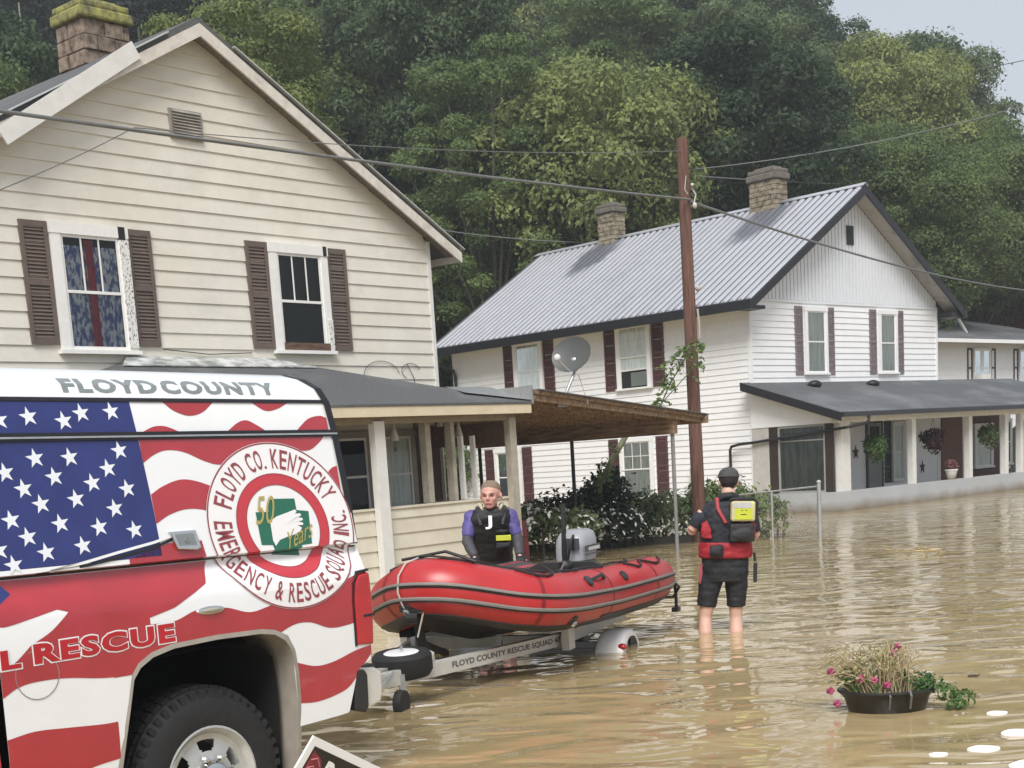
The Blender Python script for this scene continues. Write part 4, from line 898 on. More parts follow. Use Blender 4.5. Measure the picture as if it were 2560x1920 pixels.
# bed
bd = MB(); panel(bd, -1.04, -.513, low, top_, 0); panel(bd, -.513, .523, low, top_, 0, ds=.008); panel(bd, .523, .60, low, top_, 0); panel(bd, .60, 1.05, low, top_, 0)
W2 = 1.92
for i in range(14):                                       # far side and top
    pass
bd.box(-1.04, .99, W2-.03, W2, -.1, 1.02)
bd.box(-1.04, 1.02, .092, .16, .99, 1.0215); bd.box(-1.04, 1.02, W2-.12, W2-.031, .99, 1.021)
bd.face([(1.05, yin(.44), .44), (1.05, W2/2, .44), (1.05, W2/2, 1.02), (1.05, .06, 1.02), (1.05, 0, .88), (1.05, 0, .7)])
bd.face([(1.05, W2/2, .44), (1.05, W2-.02, .44), (1.05, W2-.02, 1.02), (1.05, W2/2, 1.02)])
bed = bd.build('bed', whitep, T, smooth=35)
# arch lip and liner
f = MB(); lip = [(s, z) for s, z in arch]
for i in range(len(lip)-1):
    (a, b), (c, d) = lip[i], lip[i+1]
    f.face([(a, yin(b)-.006, b), (c, yin(d)-.006, d), (c, .30, d), (a, .30, b)])
    f.face([(a, yin(b)-.006, b), (c, yin(d)-.006, d), (c*1.0+(.022 if c > 0 else -.022)*(1 if abs(c) > .45 else .3), yin(d)-.002, d+(.022 if abs(c) < .5 else 0)), (a+(.022 if a > 0 else -.022)*(1 if abs(a) > .45 else .3), yin(b)-.002, b+(.022 if abs(a) < .5 else 0))])
f.build('wheel_arch_lip', mat('inner_fender', (.30, .27, .23), .5, .15, 6), T, smooth=40)
f = MB()
for i in range(len(arch)-1):
    (a, b), (c, d) = arch[i], arch[i+1]
    k = .93; f.face([(a*k, .10, b*k), (c*k, .10, d*k), (c*k, .62, d*k), (a*k, .62, b*k)])
f.face([(a*.93, .62, b*.93) for a, b in arch]); f.box(-.9, .95, .62, .64, -.35, .9)
f.build('wheel_well', mat('wheel_well_black', (.006, .006, .006), .9), T)
# cap
cp = MB(); panel(cp, -.98, 1.0, con(1.032), con(1.90), 0, ds=.04, dz=.03)
def rearx(z): return float(np.interp(z, [1.03, 1.6, 1.78, 1.85, 1.90, 1.93], [1.05, 1.025, 1.01, .97, .92, .86]))
cp.v = [((rearx(z) if x > .999 else x), y, z) for x, y, z in cp.v]
zs_ = [1.032, 1.3, 1.6, 1.75, 1.82, 1.87, 1.90]
for i in range(len(zs_)-1):
    za, zb = zs_[i], zs_[i+1]
    cp.face([(rearx(za), yin(za), za), (rearx(za), W2-yin(za), za), (rearx(zb), W2-yin(zb), zb), (rearx(zb), yin(zb), zb)])
    cp.face([(-.98, yin(za), za), (-.98, W2-yin(za), za), (-.98, W2-yin(zb), zb), (-.98, yin(zb), zb)])
    cp.face([(-.98, W2-yin(za), za), (rearx(za), W2-yin(za), za), (rearx(zb), W2-yin(zb), zb), (-.98, W2-yin(zb), zb)])
cp.face([(-.98, .36, 1.90), (.92, .36, 1.90), (.86, .80, 1.93), (-.98, .80, 1.93)]); cp.face([(-.98, .80, 1.93), (.86, .80, 1.93), (.86, W2-.8, 1.93), (-.98, W2-.8, 1.93)])
cp.face([(-.98, W2-.36, 1.90), (.92, W2-.36, 1.90), (.86, W2-.80, 1.93), (-.98, W2-.80, 1.93)])
cp.face([(.92, .36, 1.90), (.92, W2-.36, 1.90), (.86, W2-.8, 1.93), (.86, .80, 1.93)])
cap = cp.build('camper_cap', whitep, T, smooth=35)
f = MB(); panel(f, -.98, 1.018, con(1.745), con(1.762), .006, ds=.2); panel(f, -.98, 1.028, con(1.578), con(1.612), .010, ds=.2); 
f.build('cap_trim', black, cap)
f = MB(); panel(f, -.98, 1.03, con(1.588), con(1.596), .014, ds=.2); f.build('trim_highlight', steel, cap)
f = MB()
for i in range(len(zs_)-1):
    za, zb = zs_[i], zs_[i+1]
    for o_ in (0,):
        f.face([(rearx(za)-.032, yin(za)-.008, za), (rearx(za)+.012, yin(za)-.008, za), (rearx(zb)+.012, yin(zb)-.008, zb), (rearx(zb)-.032, yin(zb)-.008, zb)])
        f.face([(rearx(za)+.012, yin(za)-.008, za), (rearx(za)+.012, yin(za)+.07, za), (rearx(zb)+.012, yin(zb)+.07, zb), (rearx(zb)+.012, yin(zb)-.008, zb)])
f.face([(1.045, .12, 1.08), (1.045, W2-.12, 1.08), (1.012, W2-.24, 1.72), (1.012, .24, 1.72)]) ; f.build('rear_frame', black, cap)
# decals
def flat_decal(name, polys, m, off, parent):
    f = MB()
    for p in polys: f.face([(x, yin(z)-off, z) for x, z in p])
    return f.build(name, m, parent)
cant_s = lambda z: float(np.interp(z, [1.13, 1.333, 1.556, 1.745], [-.164, -.168, -.179, -.187]))
f = MB(); n = 44
for (z0_, z1_) in ((1.032, 1.578), (1.612, 1.745)):
    k = max(3, int((z1_-z0_)/.03))
    for j in range(k):
        za, zb = z0_+(z1_-z0_)*j/k, z0_+(z1_-z0_)*(j+1)/k
        f.face([(-.975, yin(za)-.0015, za), (cant_s(za), yin(za)-.0015, za), (cant_s(zb), yin(zb)-.0015, zb), (-.975, yin(zb)-.0015, zb)])
f.build('blue_canton', bluep, cap)
stars = [(-0.702, 1.68), (-0.539, 1.662), (-0.446, 1.695), (-0.293, 1.702), (-0.84, 1.665), (-0.71, 1.508), (-0.545, 1.508), (-0.291, 1.532), (-0.859, 1.453), (-0.636, 1.429), (-0.366, 1.456), (-0.789, 1.385), (-0.457, 1.397), (-0.721, 1.319), (-0.551, 1.332), (-0.286, 1.365), (-0.872, 1.261), (-0.648, 1.234), (-0.367, 1.283), (-0.81, 1.188), (-0.462, 1.208), (-0.738, 1.12), (-0.559, 1.135), (-0.286, 1.185), (-0.896, 1.08), (-0.95, 1.143), (-.95, 1.32), (-.95, 1.50)]
f = MB()
for (cx_, cz_) in stars:
    r1, r2 = .043, .017; p = []
    for k in range(10):
        a = math.pi/2+k*math.pi/5+.12; r_ = r1 if k % 2 == 0 else r2; p.append((cx_+r_*math.cos(a)*1.05, cz_+r_*math.sin(a)))
    c_ = (cx_, cz_)
    for k in range(10): f.face([(q[0], yin(q[1])-.003, q[1]) for q in (c_, p[k], p[(k+1) % 10])])
f.build('white_stars', starw, cap)
def stripes(name, L, parent, m=redp, off=.0015, ds=.012):
    f = MB()
    for s0, s1, lo, hi in L: panel(f, s0, s1, lo, hi, off, ds=ds, dz=.03)
    return f.build(name, m, parent, smooth=40)
R1lo = lin([(-.178, 1.473), (-.118, 1.506), (-.057, 1.526), (.009, 1.527), (.072, 1.513), (.161, 1.476), (.246, 1.456), (.361, 1.471), (.528, 1.507), (.694, 1.516), (.828, 1.512), (.921, 1.559), (.94, 1.578)])
R2up = lin([(-.168, 1.333), (-.095, 1.368), (.015, 1.395), (.118, 1.379), (.25, 1.33)]); R2lo = lin([(-.162, 1.205), (-.088, 1.239), (.011, 1.260), (.116, 1.251), (.25, 1.20)])
stripes('cap_red_stripes', [
    (-.003, .279, lin([(-.003, 1.741), (.045, 1.706), (.125, 1.683), (.208, 1.699), (.279, 1.744)]), con(1.745)),
    (.517, .745, lin([(.517, 1.744), (.592, 1.707), (.671, 1.716), (.745, 1.745)]), con(1.745)),
    (-.147, .048, con(1.612), lin([(-.147, 1.612), (-.086, 1.634), (-.03, 1.637), (.014, 1.626), (.048, 1.612)])),
    (.335, .565, con(1.612), lin([(.335, 1.612), (.407, 1.651), (.462, 1.661), (.519, 1.638), (.565, 1.612)])),
    (.776, .985, con(1.612), lin([(.776, 1.615), (.858, 1.666), (.944, 1.682), (.985, 1.672)])),
    (-.177, .94, R1lo, con(1.578)), (-.165, .25, R2lo, R2up),
    (.93, .997, lin([(.93, 1.30), (.997, 1.305)]), lin([(.93, 1.40), (.96, 1.42), (.997, 1.43)])),
    (.955, 1.015, con(1.034), lin([(.955, 1.17), (1.015, 1.15)])),
    (-.34, .08, con(1.034), lambda s: 1.034+max(0, min(1.115-(.0)*(s), 1.034+(s+.45)*.245)-1.034) if s < .08 else 1.04),
], cap)
# white trim under the access door of the cap, latch
f = MB()
def strip(mb, pts, w, off, th=.006):
    for i in range(len(pts)-1):
        (a, b), (c, d) = pts[i], pts[i+1]
        mb.face([(a, yin(b)-off, b), (c, yin(d)-off, d), (c, yin(d+w)-off, d+w), (a, yin(b+w)-off, b+w)])
        mb.face([(a, yin(b)-off, b), (c, yin(d)-off, d), (c, yin(d)+.002, d-.001), (a, yin(b)+.002, b-.001)])
strip(f, [(-.74, 1.036), (-.55, 1.062), (-.396, 1.088), (-.2, 1.118), (-.09, 1.142)], .012, .008); f.build('door_trim', whitep, cap)
f = MB(); strip(f, [(-.80, 1.027), (-.74, 1.031), (-.55, 1.046), (-.396, 1.066), (-.2, 1.096), (-.09, 1.126)], .012, .005); strip(f, [(-.98, 1.026), (-.5, 1.024), (0, 1.024), (.5, 1.022), (1.06, 1.016)], .009, .004); f.build('door_seal', black, cap)
f = MB(); f.prism([(-.115, 1.165), (.03, 1.165), (.045, 1.085), (.02, 1.075), (-.085, 1.085)], -.0, -.022, lambda p, q, a: (p, yin(q)+a, q)); lt = f.build('latch', chrome, cap, bevel=.004)
f = MB(); f.prism([(-.088, 1.152), (.012, 1.152), (.022, 1.098), (-.072, 1.100)], -.0225, -.0235, lambda p, q, a: (p, yin(q)+a, q)); f.lathe([(0, 0), (.012, 0), (.012, .006), (0, .006)], 10, Matrix.Translation((-.03, yin(1.12)-.023, 1.122)) @ Matrix.Rotation(R(90), 4, 'X')); f.build('keyhole', mat('latch_grey', (.28, .30, .30), .3, metal=.6), lt)
# FLOYD COUNTY
for word, a, b in (('FLOYD', -.505, -.01), ('COUNTY', .015, .70)):
    V, F = text_fit(word, a, b, 1.783, 1.848, offset=.052, spc=1.18); f = MB()
    for q in F: f.face([(V[i][0], .0022, V[i][1]) for i in q])
    drape(f, 'lettering', pewter, cap)
# bed stripes
W3_lo = lin([(-.306, .771), (-.165, .772), (-.044, .806), (.125, .80), (.266, .764), (.386, .78), (.5, .80)])
R3a = lin([(-1.04, .555), (-.972, .588), (-.892, .601), (-.746, .597), (-.562, .571), (-.411, .564)]); R3b = lin([(.40, .625), (.425, .638), (.54, .675), (.643, .672), (.768, .631), (.901, .633), (1.05, .66)])
mx_ = lambda g_: (lambda s: max(low(s)+.001, g_(s)))
stripes('bed_red_stripes', [
    (-1.04, -.75, lin([(-1.04, .845), (-1.0, .84), (-.903, .855), (-.80, .875), (-.75, .885)]), lambda s: 1.02),
    (-.75, .04, lambda s: float(np.interp(s, [-.75, -.70, -.6, -.30, -.165, .04], [.885, .87, .86, .80, .83, .92])), lambda s: 1.02),
    (.04, .10, lambda s: float(np.interp(s, [.04, .10], [.92, 1.019])), lambda s: 1.02),
    (-1.04, -.889, R3a, lin([(-1.04, .665), (-.977, .688), (-.889, .754)])),
    (-.889, -.70, R3a, lin([(-.889, .754), (-.79, .80), (-.70, .869)])),
    (-.70, -.513, R3a, lambda s: float(np.interp(s, [-.70, -.6, -.30], [.87, .86, .80]))), (-.513, -.30, mx_(lambda s: .564), lambda s: float(np.interp(s, [-.6, -.30], [.86, .80]))),
    (-.30, .386, mx_(lambda s: 0), W3_lo), (.386, 1.047, mx_(R3b), lin([(.386, .78), (.45, .80), (.9, .86), (1.047, .90)])),
    (.524, 1.047, lambda s: max(low(s)+.001, lin([(.524, .286), (.654, .275), (.798, .293), (.886, .324), (1.007, .432), (1.05, .47)])(s)), lin([(.524, .49), (.657, .454), (.776, .459), (.938, .496), (1.047, .51)])),
    (-1.04, -.512, lin([(-1.04, .10), (-.9, .13), (-.66, .196), (-.512, .211)]), lin([(-1.04, .385), (-.914, .399), (-.752, .388), (-.583, .374), (-.512, .373)])),
], bed)
flat_decal('blue_corner', [[(-1.035, .93), (-1.0, .925), (-.925, .965), (-.965, 1.015), (-1.035, 1.018)]], bluep, .0032, bed)
# red RESCUE lettering with a white outline
for (wd, a, b, z0_, z1_, z2_) in (('RESCUE', -.885, -.176, .672, .757, .012), ('L', -1.035, -.945, .668, .747, 0)):
    for nm, m_, off, grow, extra in (('lettering_outline', whitep, .0035, .078, .006), ('lettering', mat('lettering_red', (.42, .015, .022), .4), .005, .048, 0)):
        V, F = text_fit(wd, a-extra, b+extra, z0_-extra, z1_+extra, offset=grow, spc=1.16); f = MB()
        for q in F:
            f.face([(V[i][0], off, V[i][1]+(V[i][0]-a)*.012) for i in q])
        drape(f, nm, m_, bed)
# county seal, split by the rail
SC = (.575, 1.151)
def sp(r_, a, k=.876): return (SC[0]+r_*math.cos(a)-.02*math.sin(a), SC[1]+r_*k*math.sin(a))
def ring(name, r0, r1, m, off):
    f = MB(); n = 72; nr = max(1, int((r1-r0)/.04))
    for i in range(n):
        a, b = 2*math.pi*i/n, 2*math.pi*(i+1)/n
        for j in range(nr):
            ra, rb_ = r0+(r1-r0)*j/nr, r0+(r1-r0)*(j+1)/nr
            q = [sp(ra, a), sp(rb_, a), sp(rb_, b), sp(ra, b)] if ra > 1e-5 else [sp(0, 0), sp(rb_, a), sp(rb_, b)]
            if max(p[0] for p in q) < 1.046: f.face([(x, off, z) for x, z in q])
    return drape(f, name, m, cap)
seal = ring('county_seal', 0, .462, sealw, .0045); ring('seal_edge', .452, .460, letr, .0058); ring('seal_ring', .228, .288, sealr, .0058)
ring('seal_ring_line', .2865, .2905, letr, .0068); ring('seal_ring_line', .2255, .2295, letr, .0068)
def arc_text(txt, a0, a1, rb_, rt_, inward, off=.0066, wf=.8):
    f = MB(); chars = list(txt); adv = {' ': .55, '.': .4, 'I': .45, '&': 1.1, 'M': 1.15}
    tot = sum(adv.get(c, 1) for c in chars); pos = 0
    for c in chars:
        w_ = adv.get(c, 1); am = a0+(a1-a0)*(pos+w_/2)/tot; half = abs(a1-a0)*w_/tot*.5*wf; pos += w_
        if c == ' ': continue
        hh = (0, 1) if c != '.' else (0, .14)
        V, F = text_fit(c, -1, 1, hh[0], hh[1], offset=.012)
        for q in F:
            pts_ = []
            for i in q:
                x, y = V[i]
                if not inward: a = am-x*half; r_ = rb_+(rt_-rb_)*y
                else: a = am+x*half; r_ = rt_-(rt_-rb_)*y
                pts_.append(sp(r_, a))
            if max(p[0] for p in pts_) < 1.045: f.face([(x, off, z) for x, z in pts_])
    return drape(f, 'seal_lettering', letr, cap)
arc_text('FLOYD CO. KENTUCKY', R(161), R(22), .318, .425, False)
arc_text('EMERGENCY & RESCUE SQUAD INC.', R(172), R(369), .318, .425, True)
K_ = [(.561-.06, 1.284), (.67, 1.279), (.671, 1.222), (.748, 1.213), (.735, 1.054), (.667, 1.051), (.672, 1.0), (.496, 1.017), (.482, 1.064), (.413, 1.069), (.410, 1.225), (.490, 1.222)]
f = MB(); cpt = (.58, 1.14)
for i in range(len(K_)): f.face([(x, .0062, z) for x, z in (cpt, K_[i], K_[(i+1) % len(K_)])])
drape(f, 'green_cross', greenp, cap)
hd = [(.489, 1.17), (.505, 1.185), (.535, 1.198), (.60, 1.212), (.660, 1.226), (.668, 1.214), (.655, 1.205), (.69, 1.205), (.694, 1.194), (.662, 1.188), (.698, 1.182), (.70, 1.171), (.665, 1.168), (.698, 1.158), (.696, 1.148), (.66, 1.148), (.685, 1.135), (.669, 1.118), (.63, 1.105), (.576, 1.096), (.53, 1.085), (.499, 1.058), (.487, 1.085)]
f = MB()
for i in range(len(hd)): f.face([(x, .0078, z) for x, z in ((.57, 1.15), hd[i], hd[(i+1) % len(hd)])])
drape(f, 'white_hands', sealw, cap)
for wd, a, b, z0_, z1_, sl in (('50', .400, .535, 1.165, 1.30, .0), ('Years', .575, .755, 1.03, 1.115, .35)):
    V, F = text_fit(wd, a, b, z0_, z1_, shear=.5); f = MB()
    for q in F: f.face([(V[i][0], .0092, V[i][1]+(V[i][0]-a)*sl) for i in q])
    drape(f, 'seal_script', goldp, cap)
# fuel door, marker lamp, tail lamp
f = MB()
for i in range(28):
    a, b = 2*math.pi*i/28, 2*math.pi*(i+1)/28; r_ = .098
    f.face([(-.876+r_*math.cos(a), -.0052, .628+r_*math.sin(a)), (-.876+r_*math.cos(b), -.0052, .628+r_*math.sin(b)), (-.876+(r_+.004)*math.cos(b), -.0052, .628+(r_+.004)*math.sin(b)), (-.876+(r_+.004)*math.cos(a), -.0052, .628+(r_+.004)*math.sin(a))])
f.build('fuel_door', mat('seam_grey', (.25, .2, .2), .5), bed)
f = MB(); f.ell((.036, -.004, .798), (.082, .016, .020)); mk = f.build('side_marker', chrome, bed, smooth=60)
f = MB(); f.ell((.036, -.012, .798), (.058, .013, .012)); f.build('lens', mat('marker_lens', (.32, .30, .24), .15), mk, smooth=60)
tl = MB(); tl.prism([(.945, .52), (1.062, .512), (1.075, .70), (1.062, .885), (.985, .878), (.955, .83), (.945, .75)], -.014, .12, lambda p, q, a: (p, a+yin(q)*0, q)); tlo = tl.build('tail_lamp', redlens, bed, bevel=.012)
f = MB(); f.box(1.0, 1.078, -.0165, .10, .66, .672); f.prism([(.935, .515), (.945, .515), (.945, .75), (.956, .835), (.986, .885), (1.06, .892), (1.06, .902), (.98, .896), (.946, .84), (.935, .75)], -.010, .05, lambda p, q, a: (p, a, q)); f.build('lamp_surround', black, tlo)
# bumper
f = MB(); f.prism([(.93, .19), (.985, .165), (1.13, .20), (1.145, .26), (1.145, .355), (1.10, .385), (.955, .40), (.93, .36)], .03, W2-.03, lambda p, q, a: (p, a, q)); bpo = f.build('rear_bumper', mat('bumper_chrome', (.68, .66, .62), .22, .05, 3, metal=.4), T, bevel=.012)
f = MB(); f.prism([(.905, .19), (.985, .165), (1.005, .20), (1.01, .36), (.99, .39), (.93, .395)], -.004, .06, lambda p, q, a: (p, a, q)); f.box(.95, 1.12, .05, W2-.05, .386, .402); f.build('bumper_pad', blackm, bpo, bevel=.01)
f = MB(); f.box(1.02, 1.30, W2/2-.04, W2/2+.04, .14, .20); f.lathe([(.02, .2), (.02, .24), (.03, .26), (.025, .29), (0, .3)], 12, Matrix.Translation((1.28, W2/2, 0))); f.build('hitch', steel, T)
# wheels
def wheel(x, y, side, nm='wheel'):
    M_ = Matrix.Translation((x, y, 0)) @ Matrix.Rotation(R(90)*(1 if side < 0 else -1), 4, 'X')
    f = MB(); f.lathe([(.245, -.12), (.262, -.13), (.36, -.128), (.40, -.112), (.432, -.085), (.436, 0), (.432, .085), (.40, .112), (.36, .128), (.262, .13), (.245, .12)], 48, M_, cap=False)
    for k in range(48):
        for sg in (-1, 1):
            a = 2*math.pi*k/48+(.03 if sg > 0 else 0); q = M_ @ Matrix.Rotation(a, 4, 'Z'); f.box(.425, .447, -.025, .025, sg*.035-.03, sg*.035+.03, 0, q)
            f.box(.385, .428, -.014, .014, sg*.102-.014, sg*.102+.014, 0, q)
    w = f.build(nm, tyre, T, smooth=35)
    f = MB(); f.lathe([(.252, .11), (.262, .132), (.252, .134), (.238, .118), (.225, .10), (.20, .085), (.19, .07), (.19, -.11), (.2, -.115), (.25, -.12)], 40, M_, cap=False); 
    rr = [.09, .13, .142, .155, .17, .185, .197, .205, .226]; hh = [.112, .106, .104, .102, .100, .098, .097, .097, .106]; nt_ = 96
    for i in range(nt_):
        for j in range(len(rr)-1):
            th = (i+.5)/nt_*6 % 1-.5; rm = (rr[j]+rr[j+1])/2
            if (th/.27)**4+((rm-.172)/.027)**4 < 1: continue
            a0, a1 = 2*math.pi*i/nt_, 2*math.pi*(i+1)/nt_
            f.face([tuple(M_ @ Vector((r_*math.cos(a), r_*math.sin(a), h))) for r_, h, a in ((rr[j], hh[j], a0), (rr[j+1], hh[j+1], a0), (rr[j+1], hh[j+1], a1), (rr[j], hh[j], a1))])
    f.build('rim', mat('steel_rim', (.50, .51, .50), .35, .12, 6, metal=.45), w, smooth=40)
    f = MB(); f.lathe([(.10, .10), (.10, .125), (.085, .15), (.05, .158), (0, .16)], 24, M_)
    for k in range(8):
        a = 2*math.pi*k/8+.3; f.lathe([(.014, .12), (.014, .15), (0, .158)], 6, M_ @ Matrix.Translation((.115*math.cos(a), .115*math.sin(a), 0)))
    f.build('hub_cap', chrome, w, smooth=40)
    f = MB(); f.lathe([(0, -.05), (.19, -.05), (.19, -.04), (0, -.04)], 24, M_); f.build('brake_disc', mat('brake_dark', (.03, .03, .03), .6), w)
    return w
wheel(.0, .17, -1); wheel(.0, W2-.17, 1); wheel(-3.9, .17, -1); wheel(-3.9, W2-.17, 1)
# cab and front (outside the photograph but part of the truck)
f = MB(); prof = [(-1.06, -.16), (-1.06, 1.02), (-1.22, 1.55), (-1.5, 1.62), (-2.75, 1.60), (-3.45, 1.05), (-4.75, .92), (-4.92, .7), (-4.92, -.05), (-4.42, -.1), (-4.36, .35), (-4.15, .52), (-3.65, .52), (-3.44, .35), (-3.38, -.16)]
f.prism(prof, .005, W2-.005, lambda p, q, a: (p, a+(.12 if a < 1 else -.12)*max(0, min(1, (q-1.0)/.6)), q)); cb = f.build('cab', redp, T, bevel=.03)
f = MB()
for yy, sg in ((.0, 1), (W2, -1)):
    for w_ in ([(-1.3, 1.05), (-1.36, 1.5), (-2.05, 1.53), (-2.05, 1.03)], [(-2.12, 1.03), (-2.12, 1.53), (-2.7, 1.53), (-3.2, 1.05)]):
        f.face([(p, yy+sg*(.12*max(0, (q-1.0)/.6)-.004), q) for p, q in w_])
f.face([(-2.80, .22, 1.57), (-2.80, W2-.22, 1.57), (-3.42, W2-.1, 1.08), (-3.42, .1, 1.08)]); f.build('cab_window', mat('dark_glass', (.015, .018, .02), .06), cb)
f = MB()
for yy in (.012, W2-.04): f.box(-2.16, -2.10, yy-.012, yy+.04, .0, 1.0); f.box(-2.0, -1.85, yy-.03, yy+.05, .86, .90)
f.build('door_trim', black, cb)
f = MB(); f.box(-4.99, -4.9, .25, W2-.25, .25, .75); f.box(-5.05, -4.88, .05, W2-.05, -.1, .18); f.build('grille', chrome, cb)
f = MB(); f.box(-3.3, .9, .45, .55, -.12, .0); f.box(-3.3, .9, W2-.55, W2-.45, -.12, 0); f.box(-.08, .08, .25, W2-.25, -.08, .08); f.build('frame', blackm, T)

# ------------------------------------------------------------ boat trailer and inflatable boat (local: x from the hitch backwards, y to the left side, z up)
TY = R(66)
TRM = Matrix.Translation((-1.20, 8.1, 0)) @ Matrix.Rotation(R(69), 4, 'Z')
BTM = Matrix.Translation((-1.24, 8.1, 0)) @ Matrix.Rotation(R(65), 4, 'Z')
alu = stains(mat('dull_galvanised_rail', (.56, .55, .51), .42, .08, 8, metal=.25), (.36, .33, .28), (3, 3, 3), .5, .75, .5)
G = thing('boat_trailer', 'grey boat trailer with white fenders and a small spare wheel, under the red inflatable boat', 'trailer', M=TRM)
def rz(t): return .235-.012*t
for sg in (-1, 1):
    f = MB(); f.beam((.95, sg*.03, rz(.95)), (3.15, sg*.62, rz(3.15)), .05, .105); rl_ = f.build('frame_rail', alu, G, bevel=.004)
    f = MB(); f.beam((3.12, sg*.62, rz(3.15)), (5.0, sg*.62, rz(5)), .05, .10); f.build('frame_rail', alu, G, bevel=.004)
    if sg < 0:
        V, F = text_fit('FLOYD COUNTY RESCUE SQUAD 47', 0, 1, 0, 1, offset=.02); a_ = Vector((1.75, -.245-.028, 0)); b_ = Vector((3.10, -.607-.028, 0)); f = MB()
        for q in F: f.face([(a_+(b_-a_)*V[i][0])+Vector((0, 0, rz(a_.x+(b_.x-a_.x)*V[i][0])-.024+.05*V[i][1])) for i in q])
        f.build('lettering', mat('rail_lettering', (.06, .06, .06), .5), rl_)
f = MB(); f.beam((.0, 0, .36), (1.35, 0, .235), .075, .075); f.build('tongue', alu, G, bevel=.004)
f = MB(); f.box(-.12, .14, -.045, .045, .34, .40); f.build('coupler', steel, G, bevel=.01)
for x_, y_, w_, h_ in ((1.3, .13, .12, .02), (2.0, .33, .05, .05), (3.14, .66, .07, .09)): MB().beam((x_, -y_, .19), (x_, y_, .19), w_, h_).build('crossbar', alu, G)
for a_ in (-.72, .66): MB().box(3.05, 3.20, a_, a_+.06, .12, .36).build('side_bracket', alu, G)
f = MB(); f.beam((4.05, -.86, .02), (4.05, .86, .02), .06, .06); f.build('axle', steel, G)
for sg in (-1, 1):
    Mw = Matrix.Translation((4.05, sg*.84, .0)) @ Matrix.Rotation(R(90), 4, 'X')
    f = MB(); f.lathe([(.09, -.05), (.15, -.055), (.165, -.035), (.165, .035), (.15, .055), (.09, .05)], 28, Mw); w = f.build('wheel', tyre, G, smooth=40)
    f = MB(); f.lathe([(.0, -.05), (.11, -.05), (.11, .05), (0, .05)], 20, Mw); f.build('rim', trimw, w, smooth=40)
    # rounded teardrop fender
    f = MB(); N_ = 16; sec = []
    for i in range(N_+1):
        a = math.pi*(i/N_)*1.06-.1; r_ = .205+.06*max(0, -math.cos(a)); x = 4.05-.02+r_*1.08*math.cos(a)*(1.18 if math.cos(a) < 0 else 1); z = -.045+r_*math.sin(a)
        sec.append([(x, sg*.84+yy, z-dz) for yy, dz in ((-.12, .035), (-.10, .008), (-.05, 0), (.05, 0), (.10, .008), (.12, .035), (.125, .09), (-.125, .09))])
    for i in range(N_):
        for k in range(5): f.face([sec[i][k], sec[i][k+1], sec[i+1][k+1], sec[i+1][k]])
    cen = (4.05, sg*.84+sg*.121*1.0, .02)
    for i in range(N_):
        k = 5 if sg > 0 else 0; f.face([sec[i][k], sec[i+1][k], tuple(Vector(sec[i+1][k]).lerp(Vector(cen), .28)), tuple(Vector(sec[i][k]).lerp(Vector(cen), .28))])
    fd = f.build('fender', mat('white_fender', (.74, .73, .70), .35, .04, 6), G, smooth=45)
    f = MB(); f.ell((3.74, sg*.95, .045), (.03, .04, .028)); f.build('side_marker_lamp', redlens, fd, smooth=60)
f = MB(); M_ = Matrix.Translation((1.40, -.05, .295)) @ Matrix.Rotation(R(-4), 4, 'Y')
f.lathe([(.11, -.09), (.185, -.095), (.207, -.06), (.207, .045), (.185, .07), (.125, .066)], 32, M_); sp_ = f.build('spare_wheel', tyre, G, smooth=40)
f = MB(); f.lathe([(.0, -.04), (.12, -.04), (.12, .03), (.122, .068), (.11, .074), (.04, .072), (.0, .072)], 28, M_); f.build('rim', mat('white_rim', (.8, .8, .8), .3, .02), sp_, smooth=40)
f = MB(); f.tube([(1.40, -.05, .38), (1.40, -.05, .41)], .012, 6); f.build('hub_bolt', steel, sp_)
f = MB(); f.tube([(1.22, -.12, .24), (1.22, -.12, .12)], .025, 8); f.tube([(1.22, -.12, .12), (1.20, -.12, .03)], .018, 6); j_ = f.build('jack_stand', steel, G)
f = MB(); f.lathe([(.02, -.025), (.085, -.028), (.09, 0), (.085, .028), (.02, .025)], 20, Matrix.Translation((1.19, -.12, .05)) @ Matrix.Rotation(R(90), 4, 'X')); f.build('jack_wheel', rubber, j_, smooth=40)
f = MB(); f.tube([(-.0, .02, .30), (.3, -.06, .16), (.7, -.10, .13), (1.15, -.1, .27)], .01, 5); f.build('safety_chain', steel, G)
f = MB(); f.beam((1.92, 0, .22), (1.80, 0, .56), .05, .05, up=(1, 0, 0)); f.beam((1.86, 0, .36), (2.3, 0, .22), .04, .04); wp_ = f.build('winch_post', blackm, G)
f = MB(); f.lathe([(0, -.04), (.05, -.045), (.05, .045), (0, .04)], 14, Matrix.Translation((1.76, 0, .56)) @ Matrix.Rotation(R(90), 4, 'X')); f.box(1.72, 1.80, -.09, .09, .60, .65); f.build('winch', blackm, wp_)
for sg in (-1, 1):
    f = MB(); f.beam((2.3, sg*.33, .37), (4.8, sg*.36, .30), .09, .05); f.build('bunk', mat('black_carpet', (.015, .015, .016), .95), G)
    f = MB()
    for x in (2.5, 4.3): f.beam((x, sg*.35, .18), (x, sg*.35, .33), .04, .04, up=(1, 0, 0))
    f.build('bunk_bracket', steel, G)
    f = MB(); f.beam((4.75, sg*.62, .16), (4.75, sg*.62, .50), .03, .03, up=(1, 0, 0)); f.build('guide_post', blackm, G)

